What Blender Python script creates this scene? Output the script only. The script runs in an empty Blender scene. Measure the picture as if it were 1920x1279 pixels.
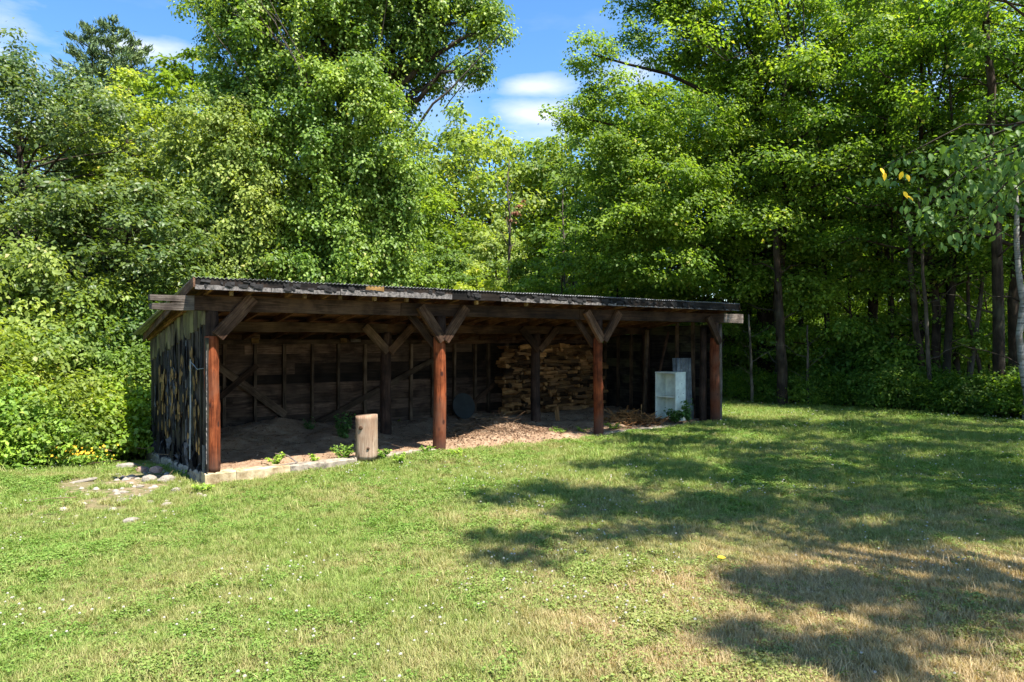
import bpy, math, random
import numpy as np
from mathutils import Vector, Matrix

# ------------------------------------------------------------------ camera, world, sun
C = bpy.context.scene
COL = C.collection
EYE = 2.05
F = 1350.0                       # focal length in pixels of a 1920 px wide picture
cam = bpy.data.cameras.new('camera')
cam.sensor_width = 36.0
cam.lens = 36.0 * F / 1920.0
cam.clip_start = 0.05
cam.clip_end = 2000
camo = bpy.data.objects.new('camera', cam)
camo.location = (0, 0, EYE)
camo.rotation_euler = (math.radians(90), 0, 0)
COL.objects.link(camo)
C.camera = camo

SUN_EL = math.radians(64)
SH = Vector((0.76, -0.65, 0)).normalized()
SUN = Vector((SH.x * math.cos(SUN_EL), SH.y * math.cos(SUN_EL), math.sin(SUN_EL)))
sl = bpy.data.lights.new('sun', 'SUN')
sl.energy = 4.4
sl.angle = math.radians(0.53)
sl.color = (1.0, 0.95, 0.86)
so = bpy.data.objects.new('sun', sl)
so.rotation_euler = SUN.to_track_quat('Z', 'Y').to_euler()
so.location = (20, -10, 40)
COL.objects.link(so)

world = bpy.data.worlds.new('World')
C.world = world
world.use_nodes = True
wt = world.node_tree
for n in list(wt.nodes):
    wt.nodes.remove(n)
wo = wt.nodes.new('ShaderNodeOutputWorld')
bg = wt.nodes.new('ShaderNodeBackground')
bg.inputs['Strength'].default_value = 0.15
sky = wt.nodes.new('ShaderNodeTexSky')
sky.sky_type = 'NISHITA'
sky.sun_disc = False
sky.sun_elevation = SUN_EL
sky.sun_rotation = math.atan2(SUN.x, SUN.y)
sky.air_density = 1.0
sky.dust_density = 0.25
sky.ozone_density = 3.0
wl = wt.links
wl.new(bg.outputs[0], wo.inputs[0])
C.view_settings.view_transform = 'Standard'
C.view_settings.look = 'None'
C.view_settings.gamma = 1.0
C.view_settings.exposure = 1.58
C.view_settings.use_curve_mapping = False
C.render.engine = 'CYCLES'
C.cycles.max_bounces = 10
C.cycles.diffuse_bounces = 6
C.cycles.transmission_bounces = 8


def wn(kind, **kw):
    n = wt.nodes.new(kind)
    for k, v in kw.items():
        setattr(n, k, v)
    return n


def wmath(op, a, b=None, clamp=False):
    n = wt.nodes.new('ShaderNodeMath')
    n.operation = op
    n.use_clamp = clamp
    for i, v in enumerate((a, b)):
        if v is None:
            continue
        if isinstance(v, (int, float)):
            n.inputs[i].default_value = v
        else:
            wl.new(v, n.inputs[i])
    return n.outputs[0]


# clouds: soft puffs placed by direction, broken up by noise, the same thin streaks all round the sky
tc = wn('ShaderNodeTexCoord')
sep = wn('ShaderNodeSeparateXYZ')
wl.new(tc.outputs['Generated'], sep.inputs[0])
mp = wn('ShaderNodeMapping')
mp.inputs['Scale'].default_value = (1, 1, 3.2)
wl.new(tc.outputs['Generated'], mp.inputs[0])
nz = wn('ShaderNodeTexNoise')
nz.inputs['Scale'].default_value = 7
nz.inputs['Detail'].default_value = 8
nz.inputs['Roughness'].default_value = 0.58
wl.new(mp.outputs[0], nz.inputs['Vector'])
nfac = nz.outputs['Fac']
nz2 = wn('ShaderNodeTexNoise')
nz2.inputs['Scale'].default_value = 3.0
nz2.inputs['Detail'].default_value = 6
wl.new(mp.outputs[0], nz2.inputs['Vector'])
thin = wmath('MULTIPLY', wmath('SUBTRACT', nz2.outputs['Fac'], 0.48, True), 1.3, True)
total = thin
for (px, py, rx, ry, amp) in [(245, 88, 70, 20, .8), (1012, 162, 60, 16, .8), (1000, 216, 70, 24, .9),
                              (850, 160, 60, 16, .45), (765, 10, 60, 26, .9), (1190, 140, 70, 26, .7),
                              (1060, 250, 120, 20, .4), (-160, 60, 160, 60, .9), (2150, 90, 240, 70, .9),
                              (2500, -250, 300, 90, .9), (-700, -200, 300, 90, .9)]:
    d = Vector(((px - 960) / F, 1, (640 - py) / F)).normalized()
    dp = wn('ShaderNodeVectorMath', operation='SUBTRACT')
    wl.new(tc.outputs['Generated'], dp.inputs[0])
    dp.inputs[1].default_value = d
    sc = wn('ShaderNodeVectorMath', operation='MULTIPLY')
    wl.new(dp.outputs[0], sc.inputs[0])
    sc.inputs[1].default_value = (F / rx, F / rx, F / ry)
    ln = wn('ShaderNodeVectorMath', operation='LENGTH')
    wl.new(sc.outputs[0], ln.inputs[0])
    fall = wmath('SUBTRACT', 1.25, ln.outputs['Value'])
    e = wmath('ADD', fall, wmath('MULTIPLY', wmath('SUBTRACT', nfac, 0.5), 2.6))
    total = wmath('MAXIMUM', total, wmath('MULTIPLY', wmath('MULTIPLY', e, 0.8, True), amp))
mx = wn('ShaderNodeMix')
mx.data_type = 'RGBA'
wl.new(total, mx.inputs['Factor'])
hs = wn('ShaderNodeHueSaturation')
hs.inputs['Saturation'].default_value = 1.22
hs.inputs['Value'].default_value = .62
wl.new(sky.outputs[0], hs.inputs['Color'])
wl.new(hs.outputs[0], mx.inputs['A'])
mx.inputs['B'].default_value = (2.6, 2.75, 2.95, 1)
wl.new(mx.outputs['Result'], bg.inputs['Color'])

# ------------------------------------------------------------------ helpers
RNG = np.random.default_rng(11)
random.seed(5)


def sm(a, b, x):
    t = np.clip((x - a) / (b - a), 0, 1)
    return t * t * (3 - 2 * t)


def vnoise(x, y, seed=0):
    """smooth value noise on numpy arrays"""
    x = np.asarray(x, float)
    y = np.asarray(y, float)
    xi = np.floor(x).astype(int)
    yi = np.floor(y).astype(int)
    fx = x - xi
    fy = y - yi
    fx = fx * fx * (3 - 2 * fx)
    fy = fy * fy * (3 - 2 * fy)

    def h(a, b):
        n = (a * 374761393 + b * 668265263 + seed * 974711) & 0xffffffff
        n = ((n ^ (n >> 13)) * 1274126177) & 0xffffffff
        return ((n ^ (n >> 16)) & 0xffff) / 65535.0
    return (h(xi, yi) * (1 - fx) + h(xi + 1, yi) * fx) * (1 - fy) + (h(xi, yi + 1) * (1 - fx) + h(xi + 1, yi + 1) * fx) * fy


def tag(o, label=None, cat=None, group=None, kind=None):
    if label:
        o['label'] = label
    if cat:
        o['category'] = cat
    if group:
        o['group'] = group
    if kind:
        o['kind'] = kind
    return o


def link(name, me, mat=None, parent=None, loc=None, rot=None):
    if mat is not None and me is not None and len(me.materials) == 0:
        me.materials.append(mat)
    o = bpy.data.objects.new(name, me)
    COL.objects.link(o)
    if mat is not None and me is not None and me.materials[0] != mat:
        o.material_slots[0].link = 'OBJECT'
        o.material_slots[0].material = mat
    if parent:
        o.parent = parent
    if loc is not None:
        o.location = loc
    if rot is not None:
        o.rotation_euler = rot
    return o


def mesh_np(name, verts, faces, attrs=None, smooth=False):
    """verts (N,3); faces (M,k) one polygon size; attrs {name: per-vertex floats}"""
    verts = np.asarray(verts, dtype=np.float32)
    faces = np.asarray(faces, dtype=np.int32)
    me = bpy.data.meshes.new(name)
    me.vertices.add(len(verts))
    me.vertices.foreach_set('co', verts.ravel())
    m, k = faces.shape
    me.loops.add(m * k)
    me.loops.foreach_set('vertex_index', faces.ravel())
    me.polygons.add(m)
    me.polygons.foreach_set('loop_start', np.arange(0, m * k, k, dtype=np.int32))
    me.polygons.foreach_set('loop_total', np.full(m, k, dtype=np.int32))
    if smooth:
        me.polygons.foreach_set('use_smooth', np.ones(m, dtype=bool))
    me.update(calc_edges=True)
    if attrs:
        for kx, v in attrs.items():
            a = me.attributes.new(kx, 'FLOAT', 'POINT')
            a.data.foreach_set('value', np.asarray(v, dtype=np.float32))
    return me


class MB:
    def __init__(self):
        self.v = []
        self.f = []

    def add(self, vs, fs):
        o = len(self.v)
        self.v += [tuple(p) for p in vs]
        self.f += [tuple(i + o for i in f) for f in fs]

    def box(self, x0, x1, y0, y1, z0, z1):
        self.add([(x0, y0, z0), (x1, y0, z0), (x1, y1, z0), (x0, y1, z0), (x0, y0, z1), (x1, y0, z1), (x1, y1, z1), (x0, y1, z1)],
                 [(0, 3, 2, 1), (4, 5, 6, 7), (0, 1, 5, 4), (1, 2, 6, 5), (2, 3, 7, 6), (3, 0, 4, 7)])

    def tube(self, pts, rad, k=6, cap=True):
        pts = [Vector(p) for p in pts]
        o = len(self.v)
        n = len(pts)
        for i, p in enumerate(pts):
            d = (pts[min(i + 1, n - 1)] - pts[max(i - 1, 0)])
            if d.length < 1e-6:
                d = Vector((0, 0, 1))
            d.normalize()
            a = d.orthogonal().normalized() if abs(d.z) < .8 else d.cross(Vector((1, 0, 0))).normalized()
            if abs(d.z) < .8:
                a = d.cross(Vector((0, 0, 1))).normalized()
            b = d.cross(a)
            for j in range(k):
                t = 2 * math.pi * j / k
                self.v.append(tuple(p + (a * math.cos(t) + b * math.sin(t)) * rad[i]))
        for i in range(n - 1):
            for j in range(k):
                j2 = (j + 1) % k
                self.f.append((o + i * k + j, o + i * k + j2, o + (i + 1) * k + j2, o + (i + 1) * k + j))
        if cap:
            self.f.append(tuple(o + j for j in range(k))[::-1])
            self.f.append(tuple(o + (n - 1) * k + j for j in range(k)))

    def mesh(self, name, smooth=False):
        me = bpy.data.meshes.new(name)
        me.from_pydata(self.v, [], self.f)
        if smooth:
            me.polygons.foreach_set('use_smooth', np.ones(len(me.polygons), dtype=bool))
        me.update()
        return me

    def build(self, name, mat, parent=None, loc=None, smooth=False):
        return link(name, self.mesh(name, smooth), mat, parent, loc)


def empty(name, loc, rz=0, label=None, cat=None, group=None):
    o = bpy.data.objects.new(name, None)
    COL.objects.link(o)
    o.location = loc
    o.rotation_euler = (0, 0, rz)
    o.empty_display_size = .2
    return tag(o, label, cat, group)


def copy_tree(o, loc, rz, s=1.0, label=None, group=None):
    r = o.copy()
    COL.objects.link(r)
    r.location = loc
    r.rotation_euler = (0, 0, rz)
    r.scale = (s, s, s) if not isinstance(s, tuple) else s
    if label:
        r['label'] = label
    if group:
        r['group'] = group
    for ch in list(o.children):
        c = ch.copy()
        COL.objects.link(c)
        c.parent = r
    return r


# ------------------------------------------------------------------ materials
class NT:
    def __init__(self, name):
        self.m = bpy.data.materials.new(name)
        self.m.use_nodes = True
        self.t = self.m.node_tree
        self.b = self.t.nodes['Principled BSDF']
        self.out = self.t.nodes['Material Output']

    def n(self, k, **kw):
        x = self.t.nodes.new(k)
        for a, v in kw.items():
            setattr(x, a, v)
        return x

    def l(self, a, b):
        self.t.links.new(a, b)

    def math(self, op, a, b=None, clamp=False):
        n = self.n('ShaderNodeMath', operation=op)
        n.use_clamp = clamp
        for i, v in enumerate((a, b)):
            if v is None:
                continue
            if isinstance(v, (int, float)):
                n.inputs[i].default_value = v
            else:
                self.l(v, n.inputs[i])
        return n.outputs[0]

    def noise(self, scale, detail=4, rough=.55, vec=None, dist=0):
        n = self.n('ShaderNodeTexNoise')
        n.inputs['Scale'].default_value = scale
        n.inputs['Detail'].default_value = detail
        n.inputs['Roughness'].default_value = rough
        n.inputs['Distortion'].default_value = dist
        if vec is not None:
            self.l(vec, n.inputs['Vector'])
        return n.outputs['Fac']

    def ramp(self, fac, stops, interp='LINEAR'):
        r = self.n('ShaderNodeValToRGB')
        r.color_ramp.interpolation = interp
        while len(r.color_ramp.elements) < len(stops):
            r.color_ramp.elements.new(.5)
        for e, (p, c) in zip(r.color_ramp.elements, stops):
            e.position = p
            e.color = (*c, 1)
        self.l(fac, r.inputs[0])
        return r.outputs['Color']

    def mix(self, fac, a, b, blend='MIX'):
        m = self.n('ShaderNodeMix')
        m.data_type = 'RGBA'
        m.blend_type = blend
        for s, v in (('Factor', fac), ('A', a), ('B', b)):
            if isinstance(v, (int, float)):
                m.inputs[s].default_value = v
            elif isinstance(v, tuple):
                m.inputs[s].default_value = (*v, 1) if len(v) == 3 else v
            else:
                self.l(v, m.inputs[s])
        return m.outputs['Result']

    def mapping(self, vec, scale=(1, 1, 1)):
        m = self.n('ShaderNodeMapping')
        m.inputs['Scale'].default_value = scale
        self.l(vec, m.inputs[0])
        return m

    def bump(self, h, strength=.5, dist=.02):
        b = self.n('ShaderNodeBump')
        b.inputs['Strength'].default_value = strength
        b.inputs['Distance'].default_value = dist
        self.l(h, b.inputs['Height'])
        self.l(b.outputs[0], self.b.inputs['Normal'])
        return b

    def pos(self):
        return self.n('ShaderNodeNewGeometry').outputs['Position']

    def obj(self):
        """object coords shifted per object"""
        tc = self.n('ShaderNodeTexCoord')
        oi = self.n('ShaderNodeObjectInfo')
        v = self.n('ShaderNodeVectorMath', operation='ADD')
        s = self.n('ShaderNodeVectorMath', operation='SCALE')
        s.inputs[0].default_value = (13, 37, 71)
        self.l(oi.outputs['Random'], s.inputs['Scale'])
        self.l(tc.outputs['Object'], v.inputs[0])
        self.l(s.outputs[0], v.inputs[1])
        return v.outputs[0], oi.outputs['Random']


def rgb(c, k):
    return tuple(min(1, x * k) for x in c)


def wood(name, dark, mid, light, gs=26, rough=.85, bump=.6, patch=None, patch_amt=.5, axis='x', var=.5):
    m = NT(name)
    v, r = m.obj()
    sc = {'x': (1.3, gs, gs), 'z': (gs, gs, 1.3)}[axis]
    g = m.noise(1.0, 6, .65, m.mapping(v, sc).outputs[0], 1.2)
    g2 = m.noise(2.2, 4, .6, v)
    fine = m.noise(6.0, 3, .6, m.mapping(v, sc).outputs[0])
    c = m.ramp(g, [(.3, dark), (.48, mid), (.72, light)])
    c = m.mix(m.math('MULTIPLY', fine, .85), c, m.mix(1.0, c, (.34, .26, .20), 'MULTIPLY'))
    st = m.ramp(g2, [(.33, (.36, .32, .30)), (.64, (1.30, 1.24, 1.18))])
    c = m.mix(1.0, c, st, 'MULTIPLY')
    if patch:
        pf = m.ramp(m.noise(1.1, 5, .6, v), [(.5, (0, 0, 0)), (.62, (1, 1, 1))])
        c = m.mix(m.math('MULTIPLY', pf, patch_amt), c, patch)
    if name.startswith('reddish'):      # soil splash and wear at the foot, dark knots
        sz_ = m.n('ShaderNodeSeparateXYZ')
        m.l(m.n('ShaderNodeTexCoord').outputs['Object'], sz_.inputs[0])
        ft = m.math('SUBTRACT', m.math('ADD', .22, m.math('MULTIPLY', g2, .4)), sz_.outputs['Z'])
        c = m.mix(m.math('MULTIPLY', m.math('MULTIPLY', ft, 3.0, True), .75), c, (.085, .045, .032))
        vo = m.n('ShaderNodeTexVoronoi')
        vo.inputs['Scale'].default_value = 1.0
        m.l(m.mapping(v, (6, 6, 3.5)).outputs[0], vo.inputs['Vector'])
        c = m.mix(m.math('MULTIPLY', m.math('SUBTRACT', .22, vo.outputs['Distance']), 9, True), c, (.05, .016, .010))
    hv = m.n('ShaderNodeHueSaturation')
    m.l(c, hv.inputs['Color'])
    m.l(m.math('ADD', m.math('MULTIPLY', r, var * 1.6), 1 - var * .8), hv.inputs['Value'])
    m.l(hv.outputs[0], m.b.inputs['Base Color'])
    m.b.inputs['Roughness'].default_value = rough
    m.b.inputs['Specular IOR Level'].default_value = .2
    m.bump(m.math('ADD', g, m.math('MULTIPLY', fine, .5)), bump, .01)
    return m.m


M = {}
M['dark_wood'] = wood('old_dark_timber', (.022, .012, .008), (.072, .043, .028), (.16, .10, .066), patch=(.11, .062, .032), patch_amt=.4)
M['rafter_wood'] = wood('brown_rafter_timber', (.06, .032, .018), (.20, .11, .06), (.40, .25, .14))
M['brace_wood'] = wood('weathered_brace_timber', (.03, .016, .009), (.14, .078, .048), (.30, .20, .14), gs=30, bump=1.0)
M['silver_wood'] = wood('silver_weathered_timber', (.05, .045, .042), (.24, .215, .195), (.40, .37, .345), gs=34, bump=1.0)
M['wall_wood'] = wood('grey_brown_wall_board', (.045, .028, .020), (.12, .08, .058), (.23, .165, .12), gs=16, patch=(.03, .022, .017), patch_amt=.5, var=1.0)
M['end_wood'] = wood('charred_end_board', (.010, .009, .009), (.026, .024, .024), (.075, .07, .066), gs=20, patch=(.10, .10, .045), patch_amt=.35)
M['side_wood'] = wood('dark_grey_brown_side_board', (.020, .016, .013), (.055, .046, .040), (.13, .115, .10), gs=20)
M['char_wood'] = wood('black_charred_board', (.006, .006, .006), (.016, .014, .014), (.05, .045, .042), gs=20, patch=(.06, .035, .02), patch_amt=.3)
M['side_top_wood'] = wood('mossy_side_board', (.03, .025, .018), (.10, .085, .055), (.22, .19, .12), gs=22, patch=(.19, .18, .06), patch_amt=.5)
M['stud_wood'] = wood('pale_brown_stud', (.045, .031, .021), (.14, .10, .068), (.24, .18, .125))
M['fibre'] = wood('yellow_brown_fibreboard', (.10, .06, .025), (.30, .19, .07), (.48, .34, .15), gs=6)
M['red_post'] = wood('reddish_stained_post', (.055, .014, .007), (.27, .070, .024), (.50, .165, .065), gs=30, patch=(.12, .055, .034), patch_amt=.8, axis='z', var=.12)
M['dull_post'] = wood('brown_bare_post_and_shaded_top', (.018, .010, .008), (.055, .034, .026), (.11, .075, .058), gs=20, axis='z', var=.2)  # also colours the red posts' tops, darkened to stand for shade
M['stump_wood'] = wood('grey_tan_stump', (.14, .09, .06), (.50, .40, .31), (.74, .65, .54), gs=14, bump=.9, patch=(.30, .15, .08), patch_amt=.5, axis='z')
M['fire_wood'] = wood('split_firewood', (.08, .036, .014), (.26, .135, .05), (.45, .28, .12), gs=14, var=1.1, patch=(.07, .045, .03), patch_amt=.5)
M['twig'] = wood('dry_twig', (.12, .08, .05), (.27, .19, .12), (.45, .36, .26), gs=10)
M['bark'] = wood('rough_grey_brown_bark', (.018, .013, .010), (.050, .038, .029), (.105, .082, .062), gs=7, bump=1.0, axis='z', patch=(.06, .075, .05), patch_amt=.3)
M['pale_bark'] = wood('pale_grey_bark', (.05, .045, .038), (.14, .125, .105), (.26, .235, .20), gs=5, bump=.6, axis='z')


def plain(name, c, rough=.8, metal=0, nscale=12, vary=.35, bump=.3, c2=None, spec=None):
    m = NT(name)
    v, r = m.obj()
    n1 = m.noise(nscale, 6, .65, v)
    a = rgb(c, 1 - vary)
    b = c2 or rgb(c, 1 + vary)
    col = m.ramp(n1, [(.33, a), (.67, b)])
    m.l(col, m.b.inputs['Base Color'])
    m.b.inputs['Roughness'].default_value = rough
    m.b.inputs['Metallic'].default_value = metal
    if spec is not None:
        m.b.inputs['Specular IOR Level'].default_value = spec
    m.bump(n1, bump, .02)
    return m.m


M['tar'] = plain('black_tar_paper', (.014, .013, .013), .75, nscale=9, vary=.7, bump=.9, spec=.25)
M['tar_grey'] = plain('grey_faded_tar_paper', (.07, .07, .075), .8, nscale=14, vary=.6, bump=.6)
M['tin'] = plain('galvanised_roof_tin', (.16, .16, .165), .55, .6, 5, .5, .2)
M['tin_lean'] = plain('dull_corrugated_tin', (.27, .29, .30), .6, .35, 5, .4, .2)
M['pale_rust'] = plain('pale_roof_edge', (.13, .115, .108), .8, 0, 22, .85, .4)
M['conc'] = plain('weathered_concrete', (.27, .225, .175), .9, nscale=9, vary=.6, bump=.8)
M['conc_y'] = plain('ochre_concrete', (.34, .23, .10), .9, nscale=6, vary=.45, bump=1.0, c2=(.60, .48, .30))
M['rock'] = plain('pale_field_stone', (.29, .25, .20), .85, nscale=6, vary=.35, bump=.8)
M['brickrock'] = plain('reddish_stone', (.36, .22, .16), .9, nscale=6, vary=.3, bump=.8)
M['enamel'] = plain('chipped_white_enamel', (.70, .74, .66), .5, nscale=5, vary=.18, bump=.15)
M['lid'] = plain('dark_grey_tub', (.018, .020, .018), .8, nscale=5, vary=.4)
M['white_petal'] = plain('white_petal', (.50, .47, .40), .8, nscale=5, vary=.1)
M['yellow_petal'] = plain('yellow_petal', (.75, .42, .02), .8, nscale=5, vary=.1)


def birch():
    m = NT('white_birch_bark')
    v, r = m.obj()
    mp_ = m.mapping(v, (3, 3, 22))
    n1 = m.noise(1.0, 4, .6, mp_.outputs[0])
    n2 = m.noise(2.2, 4, .6, v)
    c = m.ramp(n1, [(.34, (.04, .035, .03)), (.45, (.22, .21, .19)), (.7, (.34, .325, .30))])
    c = m.mix(m.ramp(n2, [(.42, (1, 1, 1)), (.52, (0, 0, 0))]), c, (.14, .12, .10))
    m.l(c, m.b.inputs['Base Color'])
    m.b.inputs['Roughness'].default_value = .7
    m.bump(n1, .4, .01)
    return m.m


M['birch'] = birch()


def leafmat(name, cols, trans=.5, rough=.42, tcol=None, spec=.5, tk=1.25, gain=1.0):
    """three base colours chosen per leaf by the attribute rnd; light also passes through the leaf"""
    m = NT(name)
    a = m.n('ShaderNodeAttribute')
    a.attribute_name = 'rnd'
    cols = [(q[0] * k_ * 1.04 * gain, q[1] * k_ * .97 * gain, q[2] * k_ * 1.15 * gain) for q, k_ in zip(cols, (1.5, 1.85, 2.2, 1.8))]
    rough, spec = rough + .1, spec * .5
    c = m.ramp(a.outputs['Fac'], [(.0, cols[0]), (.5, cols[1]), (.94, cols[2]), (1.0, cols[3] if len(cols) > 3 else cols[2])])
    big = m.noise(.55, 3, .5, m.pos())
    c = m.mix(1.0, c, m.ramp(big, [(.32, (.76, .82, .80)), (.66, (1.38, 1.18, .92))]), 'MULTIPLY')
    m.l(c, m.b.inputs['Base Color'])
    m.b.inputs['Roughness'].default_value = rough
    m.b.inputs['Specular IOR Level'].default_value = spec
    tr = m.n('ShaderNodeBsdfTranslucent')
    tcc = m.mix(1.0, c, tcol or (1.38 * tk, 1.36 * tk, .55), 'MULTIPLY')
    m.l(tcc, tr.inputs['Color'])
    mxs = m.n('ShaderNodeMixShader')
    mxs.inputs[0].default_value = trans
    m.l(m.b.outputs[0], mxs.inputs[1])
    m.l(tr.outputs[0], mxs.inputs[2])
    m.l(mxs.outputs[0], m.out.inputs[0])
    return m.m


M['leaf_oak'] = leafmat('dark_glossy_leaf', [(.028, .054, .014), (.046, .082, .020), (.075, .115, .034), (.12, .13, .05)], .35, .33, spec=.8)
M['leaf_yel'] = leafmat('yellow_green_leaf', [(.085, .13, .018), (.13, .19, .026), (.18, .24, .036), (.25, .24, .05)], .42)
M['leaf_mid'] = leafmat('mid_green_leaf', [(.045, .085, .014), (.068, .122, .020), (.10, .165, .030), (.17, .18, .05)], .4)
M['leaf_vine'] = leafmat('vine_leaf', [(.042, .090, .014), (.070, .130, .020), (.108, .175, .030), (.23, .24, .11)], .38, .36, spec=.6)
M['leaf_maple'] = leafmat('maple_leaf', [(.040, .085, .012), (.068, .128, .018), (.11, .18, .026), (.20, .21, .045)], .5, gain=.98)
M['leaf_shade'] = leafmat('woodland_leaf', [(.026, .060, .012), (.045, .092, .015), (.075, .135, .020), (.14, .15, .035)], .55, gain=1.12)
M['leaf_far'] = leafmat('far_green_leaf', [(.055, .090, .022), (.088, .135, .032), (.125, .175, .045), (.17, .18, .07)], .45, gain=1.2)
M['leaf_shrub'] = leafmat('shrub_leaf', [(.050, .088, .018), (.085, .135, .026), (.13, .185, .045), (.21, .22, .10)], .4, .38)
M['leaf_pine'] = leafmat('blue_green_needle', [(.04, .075, .028), (.065, .11, .04), (.095, .145, .05), (.11, .15, .06)], .2, .5, (1, 1, .6))
M['leaf_hang'] = leafmat('broad_hanging_leaf', [(.035, .085, .022), (.055, .115, .028), (.080, .150, .035), (.62, .46, .03)], .42, .4)
M['leaf_red'] = leafmat('dead_red_leaf', [(.12, .055, .03), (.17, .08, .045), (.2, .11, .06), (.2, .11, .06)], .3, tcol=(1, 1, .8))
M['leaf_weed'] = leafmat('weed_leaf', [(.06, .12, .016), (.10, .18, .025), (.15, .24, .035), (.2, .25, .05)], .4)
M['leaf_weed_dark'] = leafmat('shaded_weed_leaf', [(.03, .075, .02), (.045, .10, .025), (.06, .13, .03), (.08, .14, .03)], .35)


def dry_mask(m):
    """0 lush, 1 dry: the dry corner of the lawn plus irregular patches, fixed to the ground"""
    p = m.pos()
    sx = m.n('ShaderNodeSeparateXYZ')
    m.l(p, sx.inputs[0])
    n1 = m.noise(.55, 5, .6, p)
    n2 = m.noise(2.6, 4, .6, p)
    # lawn dries towards the near right, stays lush towards the woods
    a = m.math('MULTIPLY', m.math('SUBTRACT', sx.outputs['X'], .2), .20)
    b = m.math('MULTIPLY', m.math('SUBTRACT', 9.0, sx.outputs['Y']), .13)
    base = m.math('MINIMUM', m.math('ADD', a, .32, True), m.math('ADD', b, .25, True))
    for (cx, cy, rx, ry, am) in ((1.7, 5.7, 1.5, 1.1, .75), (3.9, 6.3, 2.2, 1.1, .8), (2.4, 4.6, 2.2, .9, .5), (-2.8, 9.6, 1.5, .8, .2)):
        dx = m.math('DIVIDE', m.math('SUBTRACT', sx.outputs['X'], cx), rx)
        dy = m.math('DIVIDE', m.math('SUBTRACT', sx.outputs['Y'], cy), ry)
        q = m.math('SUBTRACT', 1.0, m.math('ADD', m.math('MULTIPLY', dx, dx), m.math('MULTIPLY', dy, dy)))
        base = m.math('ADD', base, m.math('MULTIPLY', m.math('MAXIMUM', q, 0), am))
    base = m.math('MULTIPLY', base, .9)
    base = m.math('ADD', base, m.math('MULTIPLY', m.math('SUBTRACT', 11.5, sx.outputs['Y']), .012))
    base = m.math('ADD', base, m.math('MULTIPLY', m.math('SUBTRACT', n1, .5), 1.7))
    base = m.math('ADD', base, m.math('MULTIPLY', m.math('SUBTRACT', n2, .5), .8))
    return m.math('ADD', base, .14, True), n1, n2


def grassmat(name, lush, dry, trans=.3):
    m = NT(name)
    mask, n1, n2 = dry_mask(m)
    oi = m.n('ShaderNodeObjectInfo')
    a = m.n('ShaderNodeAttribute')
    a.attribute_name = 'rnd'
    lc = m.ramp(a.outputs['Fac'], [(0, lush[0]), (.6, lush[1]), (1, lush[2])])
    dc = m.ramp(a.outputs['Fac'], [(0, dry[0]), (.6, dry[1]), (1, dry[2])])
    f = m.math('ADD', mask, m.math('MULTIPLY', m.math('SUBTRACT', oi.outputs['Random'], .5), .55), True)
    c = m.mix(f, lc, dc)
    m.l(c, m.b.inputs['Base Color'])
    m.b.inputs['Roughness'].default_value = .6
    m.b.inputs['Specular IOR Level'].default_value = .25
    tr = m.n('ShaderNodeBsdfTranslucent')
    m.l(m.mix(1.0, c, (1.3, 1.2, .6), 'MULTIPLY'), tr.inputs['Color'])
    mxs = m.n('ShaderNodeMixShader')
    mxs.inputs[0].default_value = trans
    m.l(m.b.outputs[0], mxs.inputs[1])
    m.l(tr.outputs[0], mxs.inputs[2])
    m.l(mxs.outputs[0], m.out.inputs[0])
    return m.m


M['grass'] = grassmat('lawn_blade', [(.12, .20, .034), (.225, .315, .058), (.35, .42, .12)], [(.32, .24, .12), (.50, .38, .20), (.66, .52, .31)])
M['clover'] = grassmat('clover_leaf', [(.08, .17, .024), (.145, .26, .036), (.23, .35, .065)], [(.18, .22, .05), (.28, .31, .09), (.36, .36, .13)])


def groundmat():
    m = NT('lawn_and_forest_soil')
    mask, n1, n2 = dry_mask(m)
    p = m.pos()
    fine = m.noise(55, 4, .7, p)
    mid = m.noise(9, 4, .6, p)
    lush = m.ramp(fine, [(.3, (.045, .070, .018)), (.5, (.090, .125, .030)), (.7, (.16, .17, .06))])
    dry = m.ramp(fine, [(.3, (.15, .105, .055)), (.5, (.27, .20, .11)), (.7, (.38, .30, .18))])
    c = m.mix(mask, lush, dry)
    at = m.n('ShaderNodeAttribute')
    at.attribute_name = 'wild'
    soil = m.ramp(m.noise(16, 6, .7, p), [(.3, (.022, .015, .009)), (.5, (.06, .042, .024)), (.7, (.12, .088, .05))])
    c = m.mix(m.math('ADD', at.outputs['Fac'], m.math('MULTIPLY', m.math('SUBTRACT', mid, .5), .8), True), c, soil)
    at2 = m.n('ShaderNodeAttribute')
    at2.attribute_name = 'bare'
    dirt = m.ramp(m.noise(20, 6, .7, p), [(.3, (.16, .105, .06)), (.5, (.31, .22, .14)), (.7, (.46, .36, .26))])
    f2 = m.math('MULTIPLY', at2.outputs['Fac'], m.ramp(mid, [(.38, (0, 0, 0)), (.52, (1, 1, 1))]))
    c = m.mix(f2, c, dirt)
    m.l(c, m.b.inputs['Base Color'])
    m.b.inputs['Roughness'].default_value = .95
    m.b.inputs['Specular IOR Level'].default_value = .1
    m.bump(m.math('ADD', fine, mid), .8, .03)
    return m.m


M['ground'] = groundmat()


def dirtmat():
    m = NT('shed_dirt')
    p = m.pos()
    a = m.noise(5, 6, .65, p)
    b = m.noise(48, 5, .7, p)
    c = m.ramp(a, [(.3, (.20, .11, .06)), (.5, (.37, .225, .135)), (.7, (.50, .36, .24))])
    c = m.mix(m.ramp(b, [(.45, (0, 0, 0)), (.62, (.7, .7, .7))]), c, (.42, .33, .24))
    c = m.mix(m.ramp(b, [(.34, (.8, .8, .8)), (.42, (0, 0, 0))]), c, (.05, .032, .02))
    m.l(c, m.b.inputs['Base Color'])
    m.b.inputs['Roughness'].default_value = .95
    m.b.inputs['Specular IOR Level'].default_value = .1
    m.bump(m.math('ADD', a, b), 1.0, .04)
    return m.m


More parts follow.
